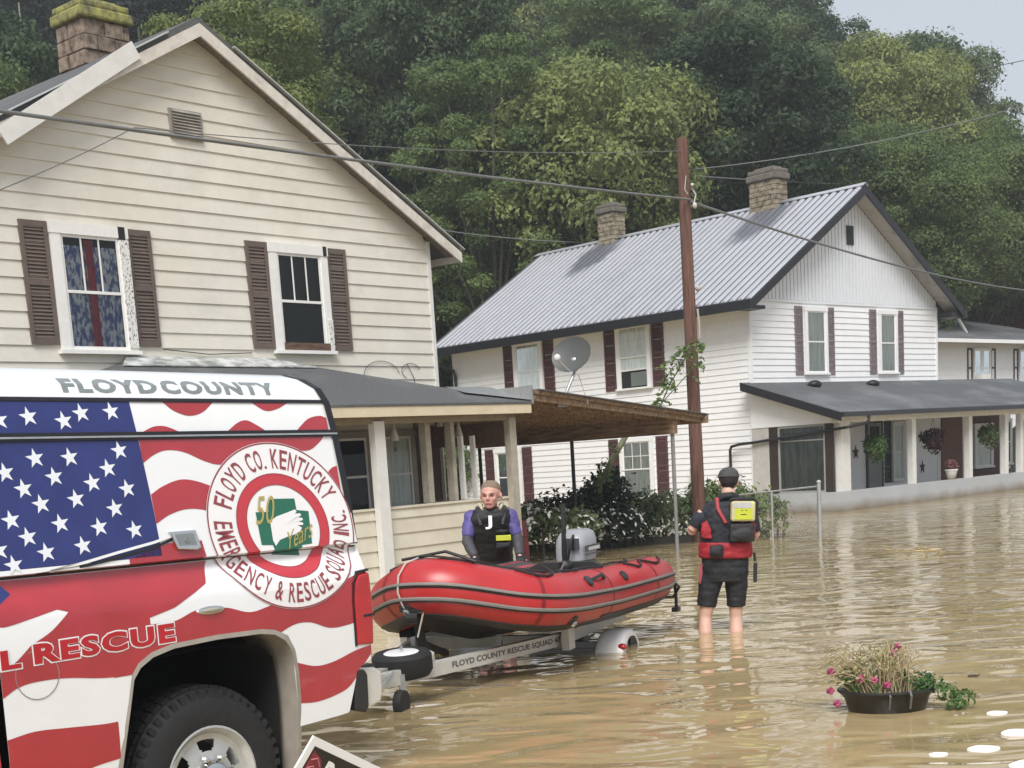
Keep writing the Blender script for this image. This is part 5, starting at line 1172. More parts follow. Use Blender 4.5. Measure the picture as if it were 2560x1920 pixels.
bt = thing('inflatable_boat', 'red inflatable rescue boat with grey rubbing strakes sitting on the trailer', 'boat', M=BTM)
redb = stains(mat('red_boat_fabric', (.42, .020, .022), .36, .08, 3, spec=.6), (.30, .10, .10), (2, 2, 2), .55, .8, .35)
half = [(5.22, .62, .505), (4.95, .62, .505), (4.5, .62, .508), (3.6, .62, .525), (2.75, .62, .565), (2.48, .61, .590), (2.27, .50, .630), (2.02, .24, .72), (1.90, .08, .775)]
path = half + [(1.87, 0, .778)] + [(x, -y, z) for x, y, z in half[::-1]]
path = [(x, -y, z-.022) for x, y, z in path]
# resample
def resample(P, step):
    P = [Vector(p) for p in P]; out = [P[0]]
    for i in range(len(P)-1):
        n = max(1, int((P[i+1]-P[i]).length/step))
        for k in range(1, n+1): out.append(P[i].lerp(P[i+1], k/n))
    for _ in range(2): out = [out[0]]+[(out[i-1]+out[i]*2+out[i+1])/4 for i in range(1, len(out)-1)]+[out[-1]]
    return out
cl = resample(path, .07); RT = .212
dist = [0]
for i in range(1, len(cl)): dist.append(dist[-1]+(cl[i]-cl[i-1]).length)
def rad(i):
    e = min(dist[i], dist[-1]-dist[i]); return RT*(.60+.40*min(1, e/.38)**.6) if e < .38 else RT
fr = []
for i, p in enumerate(cl):
    d = (cl[min(i+1, len(cl)-1)]-cl[max(i-1, 0)]).normalized(); o_ = d.cross(Vector((0, 0, 1))).normalized()
    if o_.dot(p-Vector((3.6, 0, p.z))) < 0: o_ = -o_
    fr.append((p, d, o_, o_.cross(d).normalized() if o_.cross(d).z > 0 else -o_.cross(d).normalized()))
def tp(i, a, dr=0): p, d, o_, u_ = fr[i]; r_ = rad(i)+dr; return p+(o_*math.cos(a)+u_*math.sin(a))*r_
f = MB(); NA = 28
for i in range(len(cl)-1):
    for k in range(NA):
        a, b = 2*math.pi*k/NA, 2*math.pi*(k+1)/NA; f.face([tp(i, a), tp(i, b), tp(i+1, b), tp(i+1, a)])
for i in (0, len(cl)-1): f.face([tp(i, 2*math.pi*k/NA) for k in range(NA)])
tb_ = f.build('tube', redb, bt, smooth=60)
def strake(name, a0, a1, m, h=.010, i0=0, i1=None, parent=tb_):
    f = MB(); ks = [a0, a0+.02, (a0+a1)/2, a1-.02, a1]; hs_ = [0, h, h*1.15, h, 0]; i1 = i1 or len(cl)-1
    for i in range(i0, i1):
        for k in range(4): f.face([tp(i, ks[k], hs_[k]), tp(i, ks[k+1], hs_[k+1]), tp(i+1, ks[k+1], hs_[k+1]), tp(i+1, ks[k], hs_[k])])
    return f.build(name, m, parent, smooth=50)
for k_ in (9, 24, 38, 50, len(cl)-24, len(cl)-10):
    f = MB(); p, d, o_, u_ = fr[k_]
    for k in range(NA):
        a, b = 2*math.pi*k/NA, 2*math.pi*(k+1)/NA; f.face([tp(k_, a, .0025)-d*.016, tp(k_, b, .0025)-d*.016, tp(k_, b, .0025)+d*.016, tp(k_, a, .0025)+d*.016])
    f.build('seam_tape', mat('seam_red', (.22, .012, .016), .45, .1), tb_, smooth=60)
greys = mat('grey_strake', (.20, .19, .175), .55, .1, 6)
strake('strake', R(10), R(17), greys, .014); strake('strake', R(-18), R(-11), greys, .014)
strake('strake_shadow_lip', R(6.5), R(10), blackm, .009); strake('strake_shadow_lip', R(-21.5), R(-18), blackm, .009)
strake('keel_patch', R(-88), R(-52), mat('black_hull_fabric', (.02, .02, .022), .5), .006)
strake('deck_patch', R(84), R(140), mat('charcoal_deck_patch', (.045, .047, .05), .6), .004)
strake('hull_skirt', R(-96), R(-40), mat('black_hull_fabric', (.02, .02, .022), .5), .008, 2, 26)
# floor, keel hull, transom, thwart
f = MB(); 
ins = [(p.x, p.y) for p in cl]
n_ = len(cl)//2
for i in range(n_):
    a, b = cl[i], cl[i+1]; c, d = cl[len(cl)-2-i], cl[len(cl)-1-i]
    f.face([a-Vector((0, 0, .10)), b-Vector((0, 0, .10)), c-Vector((0, 0, .10)), d-Vector((0, 0, .10))])
    km = lambda p, q, i_: Vector(((p.x+q.x)/2, 0, (p.z+q.z)/2-.27+.10*max(0, (i_-n_*.72)/(n_*.28))**2))
    f.face([a-Vector((0, 0, .16)), b-Vector((0, 0, .16)), km(b, c, i+1), km(a, d, i)]); f.face([d-Vector((0, 0, .16)), c-Vector((0, 0, .16)), km(b, c, i+1), km(a, d, i)])
f.build('hull', mat('black_hull_fabric', (.02, .02, .022), .5), bt, smooth=40)
f = MB(); f.prism([(-.44, .30), (.44, .30), (.44, .62), (.25, .70), (-.25, .70), (-.44, .62)], 4.48, 4.53, lambda p, q, a: (a, p, q)); f.build('transom', mat('black_transom', (.02, .02, .02), .5), bt, bevel=.006)
f = MB(); f.box(3.45, 3.68, -.50, .50, .60, .625); f.build('seat', mat('grey_seat', (.34, .34, .33), .5), bt, bevel=.006)
f = MB(); f.prism([(2.2, .74), (3.3, .62), (3.3, .635), (2.2, .755)], -.40, .46, lambda p, q, a: (p, a, q)); f.build('bow_bag', mat('black_bag', (.03, .031, .033), .7), bt)
f = MB(); f.box(4.0, 4.28, -.18, .10, .40, .62); f.tube([(4.05, -.1, .62), (4.2, -.1, .72), (4.4, .05, .70)], .012, 6); f.build('fuel_tank', mat('dull_grey_tank', (.10, .09, .09), .5), bt, bevel=.02)
# fittings on the near side: valves, rings, handles, life lines
def idx_at(x, side): 
    best = min(range(len(cl)), key=lambda i: abs(cl[i].x-x)+(0 if cl[i].y*side > 0 else 9)); return best
def disc(name, i, a, r_, m, h=.012, parent=tb_, inner=None):
    p, d, o_, u_ = fr[i]; nrm = o_*math.cos(a)+u_*math.sin(a); M_ = Matrix.Translation(p+nrm*(rad(i)-.004)) @ nrm.to_track_quat('Z', 'Y').to_matrix().to_4x4()
    f = MB(); f.lathe([(r_, -.01), (r_, h*.6), (r_*.8, h), (0, h)], 20, M_); o = f.build(name, m, parent, smooth=40)
    if inner: q = MB(); q.lathe([(r_*.34, h), (r_*.5, h+.014), (r_*.36, h+.024), (.0, h+.012)], 16, M_); q.build('ring', inner, o, smooth=40)
    return o
i1 = idx_at(2.62, -1); disc('towing_patch', i1, R(-46), .062, blackm, inner=steel)
cen_i = len(cl)//2
disc('towing_patch', cen_i+1, R(-40), .058, blackm, inner=steel)
for x, a in ((2.95, 40), (3.75, 38)):
    i = idx_at(x, -1); disc('valve', i, R(a), .048, blackm, .022); 
for x0_, x1_, a in ((3.30, 3.05, 42),):
    i, j = idx_at(x0_, -1), idx_at(x1_, -1); i, j = min(i, j), max(i, j); m_i = (i+j)//2; f = MB(); f.tube([tp(i, R(a), 0), tp(m_i, R(a), .05), tp(j, R(a), 0)], .014, 6); f.build('carry_handle', blackm, tb_, smooth=60)
for (x0_, x1_, a0_, dip) in ((4.95, 4.45, 75, 26), (4.45, 4.05, 75, 24), (2.55, 2.2, 80, 22)):
    i, j = sorted((idx_at(x0_, -1), idx_at(x1_, -1))); pts_ = [tp(k, R(a0_-dip*math.sin(math.pi*(k-i)/max(1, j-i))), .012) for k in range(i, j+1)]; f = MB(); f.tube(pts_, .010, 6); f.build('life_line', mat('rope_dark', (.03, .02, .02), .8), tb_, smooth=60)
pts_ = [tp(k, R(92+14*math.sin(k*.8)), .015) for k in range(idx_at(4.4, -1), cen_i+14)]; f = MB(); f.tube(pts_, .009, 6); f.build('life_line', mat('rope_dark', (.03, .02, .02), .8), tb_, smooth=60)
f = MB(); f.tube([tp(cen_i-3, R(70), .03), tp(cen_i-1, R(95), .05), tp(cen_i+2, R(75), .03)], .012, 6); f.build('bow_handle', blackm, tb_, smooth=60)
f = MB(); pts_ = [tp(cen_i+1, R(a), .012) for a in (95, 60, 30, 0, -25, -45)]+[Vector((1.76, 0, .60))]; f.tube(pts_, .008, 6); f.tube([pts_[-1], Vector((1.74, .05, .42))], .007, 5); f.build('bow_strap', mat('pale_rope', (.42, .36, .32), .8), bt, smooth=60)
f = MB(); p = tp(0, R(-30), .02); f.tube([tp(1, R(-20), .01), tp(0, R(-30), .07), tp(0, R(-60), .09), tp(1, R(-80), .02)], .012, 6); f.tube([p, p+Vector((.02, 0, -.09)), p+Vector((.02, 0, -.22))], .016, 6); f.box(p.x-.03, p.x+.05, p.y-.03, p.y+.03, p.z-.25, p.z-.21); f.build('stern_ring_and_strap', blackm, bt)
# outboard
O = thing('outboard_motor', 'grey and black outboard motor tilted on the stern of the red boat', 'outboard motor', M=BTM @ Matrix.Translation((4.53, 0, 0)))
silver = mat('silver_cowl', (.33, .34, .35), .32, .04, 5, metal=.2, coat=.3)
f = MB(); secs = [(.0, .56, .15, .12), (.0, .70, .20, .15), (.02, .80, .215, .155), (.03, .885, .205, .15), (.045, .94, .175, .125), (.06, .965, .12, .08)]; rings = []
for (dx, z, a, b) in secs:
    rings.append([(.20+dx+a*math.copysign(abs(math.cos(t_))**.6, math.cos(t_)), b*math.copysign(abs(math.sin(t_))**.6, math.sin(t_)), z) for t_ in [2*math.pi*k/28 for k in range(28)]])
for i in range(1, len(rings)-1):
    for k in range(28): f.face([rings[i][k], rings[i][(k+1) % 28], rings[i+1][(k+1) % 28], rings[i+1][k]])
f.face(rings[-1]); cw = f.build('cowl', silver, O, smooth=50)
f = MB()
for k in range(28): f.face([rings[0][k], rings[0][(k+1) % 28], rings[1][(k+1) % 28], rings[1][k]])
f.face(rings[0]); f.build('lower_cowl', mat('charcoal_engine', (.05, .052, .055), .45), O, smooth=50)
f = MB()
for z0_, h in ((.815, .014), (.775, .045), (.745, .012)): f.box(.02, .39, -.1625, -.157, z0_, z0_+h)
f.box(-.028, -.012, -.12, .02, .80, .90); f.build('cowl_stripe', mat('dark_decal', (.06, .065, .07), .4), cw)
f = MB(); f.box(.10, .37, -.1645, -.158, .783, .812); f.build('cowl_label', mat('pale_decal', (.62, .62, .6), .4), cw)
f = MB(); f.prism([(.10, .56), (.30, .56), (.27, .0), (.36, -.28), (.16, -.30), (.12, .0)], -.055, .055, lambda p, q, a: (p, a, q)); f.beam((.05, 0, .52), (-.07, 0, .62), .16, .10); f.build('leg', mat('charcoal_engine', (.05, .052, .055), .45), O, bevel=.015)
f = MB(); f.lathe([(0, -.04), (.045, -.04), (.045, .05), (0, .05)], 12, Matrix.Translation((.34, 0, -.22)) @ Matrix.Rotation(R(90), 4, 'Y'))
for k in range(3): q = Matrix.Translation((.36, 0, -.22)) @ Matrix.Rotation(k*2.09, 4, 'X'); f.box(-.01, .01, -.04, .05, .03, .12, 0, q @ Matrix.Rotation(.4, 4, 'Z'))
f.build('propeller', blackm, O)
f = MB(); f.tube([(-.10, -.02, .64), (-.17, -.04, .78), (-.18, -.045, 1.0), (-.17, -.05, 1.19)], [.028, .026, .017, .019], 8); f.tube([(-.17, -.045, .95), (-.165, -.05, 1.21)], .022, 8); f.tube([(-.08, -.03, .70), (-.13, -.08, .85), (-.10, -.1, .93), (-.05, -.07, .80)], .012, 6); f.ell((-.13, -.03, .67), (.07, .06, .06)); f.build('tiller', blackm, O, smooth=50)
f = MB(); f.box(-.12, .0, -.10, .10, .44, .60); f.tube([(-.14, -.12, .60), (-.26, -.22, .64), (-.3, -.28, .58)], .013, 6); f.tube([(-.1, .1, .62), (-.35, .1, .7), (-.5, -.05, .66)], .009, 5); f.build('clamp_bracket', blackm, O)

# ------------------------------------------------------------ floating planter, debris, sign
PZ = -.04
t = thing('floating_planter', 'black oval planter with wilted flowers floating in the flood at the lower right', 'planter', (2.30, 8.12, 0), R(-6))
Ms = Matrix.Diagonal((1, .72, 1, 1))
f = MB(); f.lathe([(0, -.04), (.20, -.04), (.225, 0), (.248, .08), (.278, .112), (.29, .122), (.286, .134), (.255, .13), (.245, .11), (0, .105)], 40, Ms); f.build('bowl', mat('black_planter_plastic', (.012, .011, .010), .3, .3, 6), t, smooth=40)
f = MB()
for x in (-.02, .10): f.tube([(x, -.19, .138), (x+.005, -.21, .11), (x+.003, -.175, .03)], .006, 5)
f.build('handle_strap', mat('grey_strap', (.14, .14, .14), .6), t)
f = MB(); f.lathe([(0, .109), (.24, .111)], 24, Ms); f.build('soil', mat('wet_soil', (.02, .015, .01), .9), t)
rg = np.random.default_rng(21)
strawm = leaf_mat('wilted_stems', (.42, .40, .18), (.72, .66, .42), rnd=0)
f = MB()
for k in range(210):
    a = rg.uniform(0, 6.28); r0 = .2*math.sqrt(rg.random()); x0_ = r0*math.cos(a)-.03; y0_ = r0*math.sin(a)*.7; h = rg.uniform(.08, .27)*(1.15-.55*min(1, abs(x0_+.02)/.3))*(1 if x0_ < .12 else .45); dx, dy = rg.normal(0, .07)-(.10 if x0_ < -.05 else 0), rg.normal(0, .05)
    pts_ = [(x0_, y0_, .11), (x0_+dx*.4, y0_+dy*.4, .12+h*.7), (x0_+dx, y0_+dy, .12+h), (x0_+dx*1.5, y0_+dy*1.5, .12+h*rg.uniform(.6, .95))]; f.tube(pts_, [.0035, .003, .0025, .002], 4)
f.build('wilted_stems', strawm, t)
leaf_obj('leaves', np.concatenate([leaves(rg, [((.16, -.02, .16), .10, .7), ((.24, -.06, .15), .08, .6), ((.32, -.08, .10), .07, .8), ((.42, -.10, .07), .07, .6), ((.38, -.12, .03), .06, .5)], .016, 16000), leaves(rg, [((-.12, 0, .16), .15, .5), ((-.05, .03, .24), .13, .8), ((-.2, 0, .18), .10, .8)], .015, 6000)]), leafG, t)
leaf_obj('dry_leaves', leaves(rg, [((-.1, 0, .26), .17, .8), ((-.25, -.02, .2), .10, .9), ((.02, 0, .32), .10, .8)], .013, 6000), leaf_mat('dry_leaves', (.36, .34, .14), (.66, .62, .36), rnd=0), t)
f = MB()
for (x, y, z) in ((-.17, -.12, .21), (-.09, -.13, .20), (.07, .02, .37), (-.33, -.05, .25), (-.02, -.14, .17), (-.34, -.08, .14), (-.30, -.06, .06), (.04, .0, .33)):
    for k in range(5): a = k*1.256; f.ell((x+.013*math.cos(a), y+.006*math.sin(a*2), z+.013*math.sin(a)), (.013, .006, .011), 6, 5)
f.build('pink_blossoms', mat('pink_petals', (.34, .05, .13), .6, .4, 60), t)
glint = mat('white_glint', (.85, .85, .85), .6, .05)  # sky glints on the ripples, laid on the water as flat white shapes
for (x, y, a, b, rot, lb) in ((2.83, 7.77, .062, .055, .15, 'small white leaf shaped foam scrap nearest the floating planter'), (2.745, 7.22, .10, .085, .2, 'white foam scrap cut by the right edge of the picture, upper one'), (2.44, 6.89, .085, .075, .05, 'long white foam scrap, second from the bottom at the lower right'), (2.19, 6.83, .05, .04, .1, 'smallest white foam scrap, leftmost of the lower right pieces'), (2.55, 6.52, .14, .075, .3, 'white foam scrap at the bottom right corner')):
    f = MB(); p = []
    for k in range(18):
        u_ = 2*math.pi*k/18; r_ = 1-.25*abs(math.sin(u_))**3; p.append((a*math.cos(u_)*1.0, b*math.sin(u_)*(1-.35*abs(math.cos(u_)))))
    f.prism(p, -.004, .008, lambda x_, y_, z_: (x_, y_, z_)); o = f.build('painted_glint', glint, bevel=.003); o.location = (x, y, .001); o.rotation_euler = (0, 0, rot); tag(o, lb, 'foam scrap', 'white foam scraps floating at the lower right')  # the foam scrap labels all stand for these painted sky glints
f = MB(); f.ell((0, 0, 0), (.035, .018, .012), 10, 6); f.tube([(.02, 0, .0), (.05, .01, .005)], .004, 4); o = f.build('floating_leaf', mat('dark_leaf', (.05, .035, .025), .8)); o.location = (3.13, 9.03, .005); tag(o, 'small dark leaf floating to the right of the planter', 'leaf')
f = MB(); rg2 = np.random.default_rng(3)
for k in range(26): a = rg2.uniform(0, 6.28); x, y = rg2.normal(0, .14), rg2.normal(0, .3); f.tube([(x, y, .004), (x+.12*math.cos(a), y+.2*math.sin(a), .010)], .007, 4)
o = f.build('floating_debris', mat('straw', (.42, .33, .18), .8)); o.location = (6.08, 19.5, 0); tag(o, 'tan patch of straw debris floating in front of the grey porch', 'debris')
# yard sign
def px(px_, py_, Y):
    x = (px_-1249.1)/3465.66; y = (py_-1730.36)/3465.66; d = Rx*x - Ux*y + fwd; return Vector((0, 0, 1.6))+d*(Y/d.y)
TLc = px(785, 1840, 3.30); X1 = (px(951, 1920, 3.47)-TLc).normalized(); Z1 = (TLc-px(792, 1920, 3.33)).normalized(); Yn = Z1.cross(X1).normalized(); Z1 = X1.cross(Yn)
SM = Matrix((X1, Yn, Z1)).transposed().to_4x4(); SM.translation = TLc
t = thing('yard_sign', 'black yard sign with white border and white capitals, leaning at the bottom edge', 'sign', M=SM)
f = MB(); f.box(0, .61, 0, .006, -.457, 0); f.build('panel', mat('sign_white', (.82, .82, .82), .45, .02), t)
f = MB(); f.box(.019, .591, -.0012, -.0002, -.438, -.021); f.build('black_field', mat('sign_black', (.018, .017, .018), .4), t)
f = MB(); e_ = [(.022, -.03), (.06, -.045), (.075, -.07), (.068, -.12), (.03, -.14), (.022, -.1)]; f.face([(x, -.0022, z) for x, z in e_]); f.build('red_emblem', mat('emblem_red', (.22, .03, .04), .5, .4, 40), t)
f = MB()
for k in range(3): f.tube([(.028, -.003, -.055-k*.022), (.045, -.003, -.045-k*.022), (.066, -.003, -.062-k*.02)], .002, 4)
f.build('emblem_lines', mat('emblem_pink', (.45, .15, .17), .5), t)
V, F = text_fit('ROT', .082, .22, -.115, -.038, offset=.03); f = MB()
for q in F: f.face([(V[i][0], -.0024, V[i][1]) for i in q])
f.build('lettering', mat('sign_white', (.82, .82, .82), .45, .02), t)
f = MB()
for x in (.17, .44): f.tube([(x, .010, -.25), (x, .010, -1.6)], .004, 6)
f.build('stake', steel, t)

# ------------------------------------------------------------ people
from mathutils import noise
def fuse(mb, name, m, parent, voxel=.009, it=4, fac=.5, loc=None):
    me = bpy.data.meshes.new('tmp'); me.from_pydata(mb.v, [], mb.f); me.update(); bm = bmesh.new(); bm.from_mesh(me); bmesh.ops.recalc_face_normals(bm, faces=bm.faces); bm.to_mesh(me); bm.free()
    o = bpy.data.objects.new('tmp', me); C.objects.link(o)
    r_ = o.modifiers.new('r', 'REMESH'); r_.mode = 'VOXEL'; r_.voxel_size = voxel; r_.use_smooth_shade = True
    s_ = o.modifiers.new('s', 'SMOOTH'); s_.factor = fac; s_.iterations = it
    bpy.context.view_layer.update(); dg = bpy.context.evaluated_depsgraph_get(); ne = bpy.data.meshes.new_from_object(o.evaluated_get(dg)); bpy.data.objects.remove(o)
    ne.name = name; ne.materials.clear(); ne.materials.append(m); ne.polygons.foreach_set('use_smooth', [True]*len(ne.polygons))
    if name not in ('body', 'hair', 'glove'):                     # folds in the cloth
        for v in ne.vertices:
            c_ = v.co; k = noise.noise(Vector((c_.x*9, c_.y*9, c_.z*22)))+.5*noise.noise(Vector((c_.x*26+3, c_.y*26, c_.z*34))); v.co = c_+v.normal*k*.0075
    q = bpy.data.objects.new(name, ne); C.objects.link(q); q.parent = parent; return q
def torso(mb, secs, n=24, ex=.75):
    """secs: (x, y, z, rx, ry)"""
    base = len(mb.v)
    for (x, y, z, rx, ry) in secs:
        for k in range(n):
            a = 2*math.pi*k/n; mb.v.append((x+rx*math.copysign(abs(math.cos(a))**ex, math.cos(a)), y+ry*math.copysign(abs(math.sin(a))**ex, math.sin(a)), z))
    for i in range(len(secs)-1):
        for k in range(n):
            a = base+i*n+k; b = base+i*n+(k+1) % n; mb.f.append((a, b, b+n, a+n)); mb.m.append(0)
    mb.f.append(tuple(base+k for k in range(n-1, -1, -1))); mb.f.append(tuple(base+(len(secs)-1)*n+k for k in range(n))); mb.m += [0, 0]
def head(mb, c, turn, s=1.0, tilt=0, wide=1.0):
    """c centre; face looks along local -y before turning"""
    M_ = Matrix.Translation(c) @ Matrix.Rotation(turn, 4, 'Z') @ Matrix.Rotation(tilt, 4, 'X') @ Matrix.Scale(s, 4) @ Matrix.Diagonal((wide, 1, 1, 1))
    P = lambda v: tuple(M_ @ Vector(v))
    mb.ell((0, .01, .025), (.074, .094, .092), 20, 14, M=None) if False else mb.lathe([(math.sin(math.pi*i/14), -math.cos(math.pi*i/14)) for i in range(15)], 20, M_ @ Matrix.Translation((0, .012, .028)) @ Matrix.Diagonal((.074, .092, .090, 1)))
    E_ = lambda c_, r_: mb.lathe([(math.sin(math.pi*i/8), -math.cos(math.pi*i/8)) for i in range(9)], 12, M_ @ Matrix.Translation(c_) @ Matrix.Diagonal((*r_, 1)))
    E_((0, -.022, -.035), (.060, .060, .070)); E_((0, -.048, -.085), (.034, .032, .026)); E_((0, -.078, .018), (.046, .014, .012))
    E_((.034, -.055, -.022), (.022, .022, .024)); E_((-.034, -.055, -.022), (.022, .022, .024)); E_((0, -.074, -.058), (.026, .014, .014))
    mb.tube([P((0, -.078, .010)), P((0, -.094, -.015)), P((0, -.100, -.028))], [.009*s, .011*s, .014*s], 8); mb.tube([P((-.015, -.082, -.032)), P((.015, -.082, -.032))], .011*s, 8)
    for sg in (-1, 1): E_((sg*.078, .012, -.008), (.010, .020, .030))
    return M_
def hand(mb, w, d, side, curl=.5, s=1.0):
    """w wrist, d direction of the palm; five fingers"""
    w = Vector(w); d = Vector(d).normalized(); x = d.cross(Vector((0, 0, 1))); x = x.normalized() if x.length > .1 else Vector((1, 0, 0)); n_ = x.cross(d).normalized()
    if n_.z > 0: n_ = -n_
    pe = w+d*.085*s; M_ = Matrix((x, d, n_)).transposed().to_4x4(); M_.translation = w
    mb.box(-.036*s, .036*s, -.01, .088*s, -.012*s, .012*s, 0, M_)
    for k, (ox, ln) in enumerate(((-.029, .068), (-.010, .078), (.010, .073), (.028, .058))):
        a = w+d*.082*s+x*ox*s; c1 = a+(d*math.cos(curl)+n_*math.sin(curl))*ln*.5*s; c2 = c1+(d*math.cos(curl*2.1)+n_*math.sin(curl*2.1))*ln*.32*s; c3 = c2+(d*math.cos(curl*3)+n_*math.sin(curl*3))*ln*.25*s
        mb.tube([a-d*.02, a, c1, c2, c3], [.0105*s, .0105*s, .0095*s, .009*s, .008*s], 7)
    a = w+d*.028*s+x*side*.034*s; b = a+(d*.5+x*side*.7+n_*.4).normalized()*.035*s; c_ = b+(d*.9+x*side*.1+n_*.4).normalized()*.035*s; mb.tube([a-d*.015, a, b, c_], [.013*s, .013*s, .0115*s, .010*s], 7)
skin = stains(mat('fair_skin', (.56, .30, .24), .5, .06, 14), (.62, .18, .15), (9, 9, 9), .5, .7, .5)
skin2 = mat('fair_leg_skin', (.58, .36, .28), .5, .08, 12)
navy = mat('black_navy_fabric', (.016, .019, .028), .75, .3, 8, bump=.3, bscale=30)
blackf = mat('black_fabric', (.010, .011, .014), .7, .35, 9, bump=.3, bscale=30)
redf = mat('red_vest_fabric', (.30, .012, .022), .65, .3, 9, bump=.4, bscale=25)
hivis = mat('yellow_green_panel', (.48, .52, .04), .5, .08, 8)
greyf = mat('grey_panel', (.42, .42, .42), .5)

# the man walking away
Pm = thing('person', 'person wading away in black shorts, grey cap and a red and black rescue vest', 'person', (2.005, 12.12, 0))
Pm.scale = (1.03, 1.03, 1); Pm.rotation_euler = (0, R(3.2), 0)
b = MB(); hc = (.02, .03, 1.298); head(b, hc, math.pi, 1.0, .10)
b.tube([(.02, .0, 1.24), (.015, -.01, 1.14), (.01, -.01, 1.05)], [.058, .060, .075], 14)
torso(b, [(0, 0, .50, .165, .115), (0, 0, .62, .165, .12), (0, .0, .76, .150, .11), (0, 0, .92, .175, .12), (0, -.005, 1.03, .185, .115), (0, -.005, 1.10, .11, .08)])
JL = dict(sh=(-.185, -.005, 1.045), el=(-.285, .02, .885), wr=(-.17, .245, .90)); JR = dict(sh=(.185, -.005, 1.045), el=(.265, .03, .83), wr=(.13, .25, .88))
for J, sd in ((JL, -1), (JR, 1)):
    b.tube([J['sh'], Vector(J['sh']).lerp(Vector(J['el']), .5), J['el']], [.055, .050, .042], 12); b.tube([J['el'], Vector(J['el']).lerp(Vector(J['wr']), .35), J['wr']], [.042, .042, .028], 12)
    d = Vector(J['wr'])-Vector(J['el']); hand(b, J['wr'], d, -sd, .55)
for (hx, kx, ax2, fy) in ((-.095, -.158, -.172, .04), (.095, .105, .100, -.03)):
    b.tube([(hx, 0, .55), ((hx+kx)/2, .0, .34), (kx, .01, .13), (kx*1.0, -.02, .0), (ax2, .0, -.14), (ax2, .02, -.34)], [.095, .078, .052, .060, .050, .034], 14); b.tube([(ax2, .0, -.36), (ax2, .10, -.38), (ax2, .17, -.385)], [.04, .04, .03], 10)
fuse(b, 'body', skin2, Pm, .009)
# short dark hair / grey cap
b = MB(); M_ = Matrix.Translation(hc) @ Matrix.Rotation(math.pi, 4, 'Z') @ Matrix.Rotation(.10, 4, 'X')
b.lathe([(0, -.93), (.5, -.80), (.86, -.42), (1, -.02), (.97, .35), (.80, .68), (.5, .90), (0, 1.0)], 28, M_ @ Matrix.Translation((0, .02, .030)) @ Matrix.Diagonal((.083, .098, .098, 1)))
fuse(b, 'hair', mat('dark_brown_hair', (.025, .018, .018), .85, .3, 30), Pm, .008, 2)
b = MB(); b.lathe([(1.02, .12), (1.0, .35), (.84, .68), (.52, .92), (0, 1.03)], 28, M_ @ Matrix.Translation((0, .02, .030)) @ Matrix.Diagonal((.088, .103, .102, 1)), cap=False)
b.lathe([(.0, .03), (.95, .04), (1.0, .06), (.95, .10), (0, .11)], 20, M_ @ Matrix.Translation((0, -.085, .030)) @ Matrix.Diagonal((.062, .065, .10, 1)))
b.lathe([(0, 0), (.09, .01), (.0, .03)], 8, M_ @ Matrix.Translation((0, .02, .130)) @ Matrix.Diagonal((.1, .1, .3, 1)))
cap_ = b.build('cap', mat('grey_cap_cloth', (.055, .055, .055), .85, .2, 20), Pm, smooth=50)
# shirt
b = MB(); torso(b, [(0, 0, .60, .185, .130), (0, 0, .76, .175, .125), (0, 0, .92, .195, .135), (0, -.005, 1.05, .210, .130), (.0, -.005, 1.125, .16, .10), (.01, -.005, 1.165, .085, .075)])
for J, k in ((JL, .80), (JR, .80)): e = Vector(J['sh']).lerp(Vector(J['el']), k); b.tube([Vector(J['sh'])*.96, Vector(J['sh']).lerp(e, .5), e], [.075, .070, .062], 14)
fuse(b, 'shirt', navy, Pm, .009, 4)
# shorts
b = MB(); torso(b, [(0, 0, .45, .178, .130), (0, 0, .56, .200, .142), (0, 0, .70, .196, .136)])
for (hx, kx) in ((-.095, -.152), (.095, .105)): b.tube([(hx, 0, .54), ((hx+kx)/2, 0, .42), (kx-.0, .005, .225)], [.108, .096, .080], 18)
fuse(b, 'shorts', blackf, Pm, .009, 3)
b = MB(); b.tube([(-.198, -.02, .60), (-.205, -.03, .52), (-.212, -.03, .43)], [.014, .017, .010], 8); b.build('side_stripe', mat('faded_red_stripe', (.32, .06, .09), .7), Pm, smooth=60)
# vest: foam back panel, red sides, belt, pockets
b = MB(); torso(b, [(0, .0, .70, .205, .150), (0, 0, .80, .212, .160), (0, 0, .93, .215, .165), (0, -.005, 1.03, .20, .155), (0, -.01, 1.12, .155, .13)], ex=.7)
vest = fuse(b, 'vest', mat('charcoal_vest', (.010, .012, .018), .7, .3, 9, bump=.4, bscale=25), Pm, .010, 4)
b = MB(); torso(b, [(0, 0, .655, .218, .160), (0, 0, .69, .226, .168), (0, 0, .755, .228, .170), (0, 0, .79, .220, .165)], ex=.7); fuse(b, 'belt', redf, Pm, .010, 3)
b = MB(); b.box(-.16, -.05, -.195, -.165, .665, .775); b.ell((-.10, -.18, .72), (.06, .035, .05)); fuse(b, 'belt_pouch', blackf, Pm, .010, 3)
for sg in (-1, 1):
    b = MB(); b.prism([(.14, .82), (.225, .83), (.225, .95), (.18, .985), (.15, .90)], -.120, -.176, lambda p, q, a: (p*sg, a+.3*max(0, abs(p)-.16), q)); fuse(b, 'red_side_panel', redf, Pm, .009, 3)
for x0_, x1_ in ((-.105, -.03), (.075, .11)):
    b = MB(); b.tube([(x0_*.9, -.10, 1.165), (x0_*.9, -.160, 1.08), (x1_, -.178, .96)], [.020, .018, .016], 8); b.build('shoulder_strap', mat('red_strap', (.32, .04, .05), .6, .3, 40), Pm, smooth=60)
b = MB(); b.box(.005, .205, -.245, -.165, .975, 1.145); pk = b.build('back_pocket', mat('pocket_tan', (.50, .48, .24), .6, .1), Pm, bevel=.018)
b = MB(); b.box(.035, .175, -.2478, -.2455, .990, 1.085); b.build('yellow_panel', hivis, pk, bevel=.001)
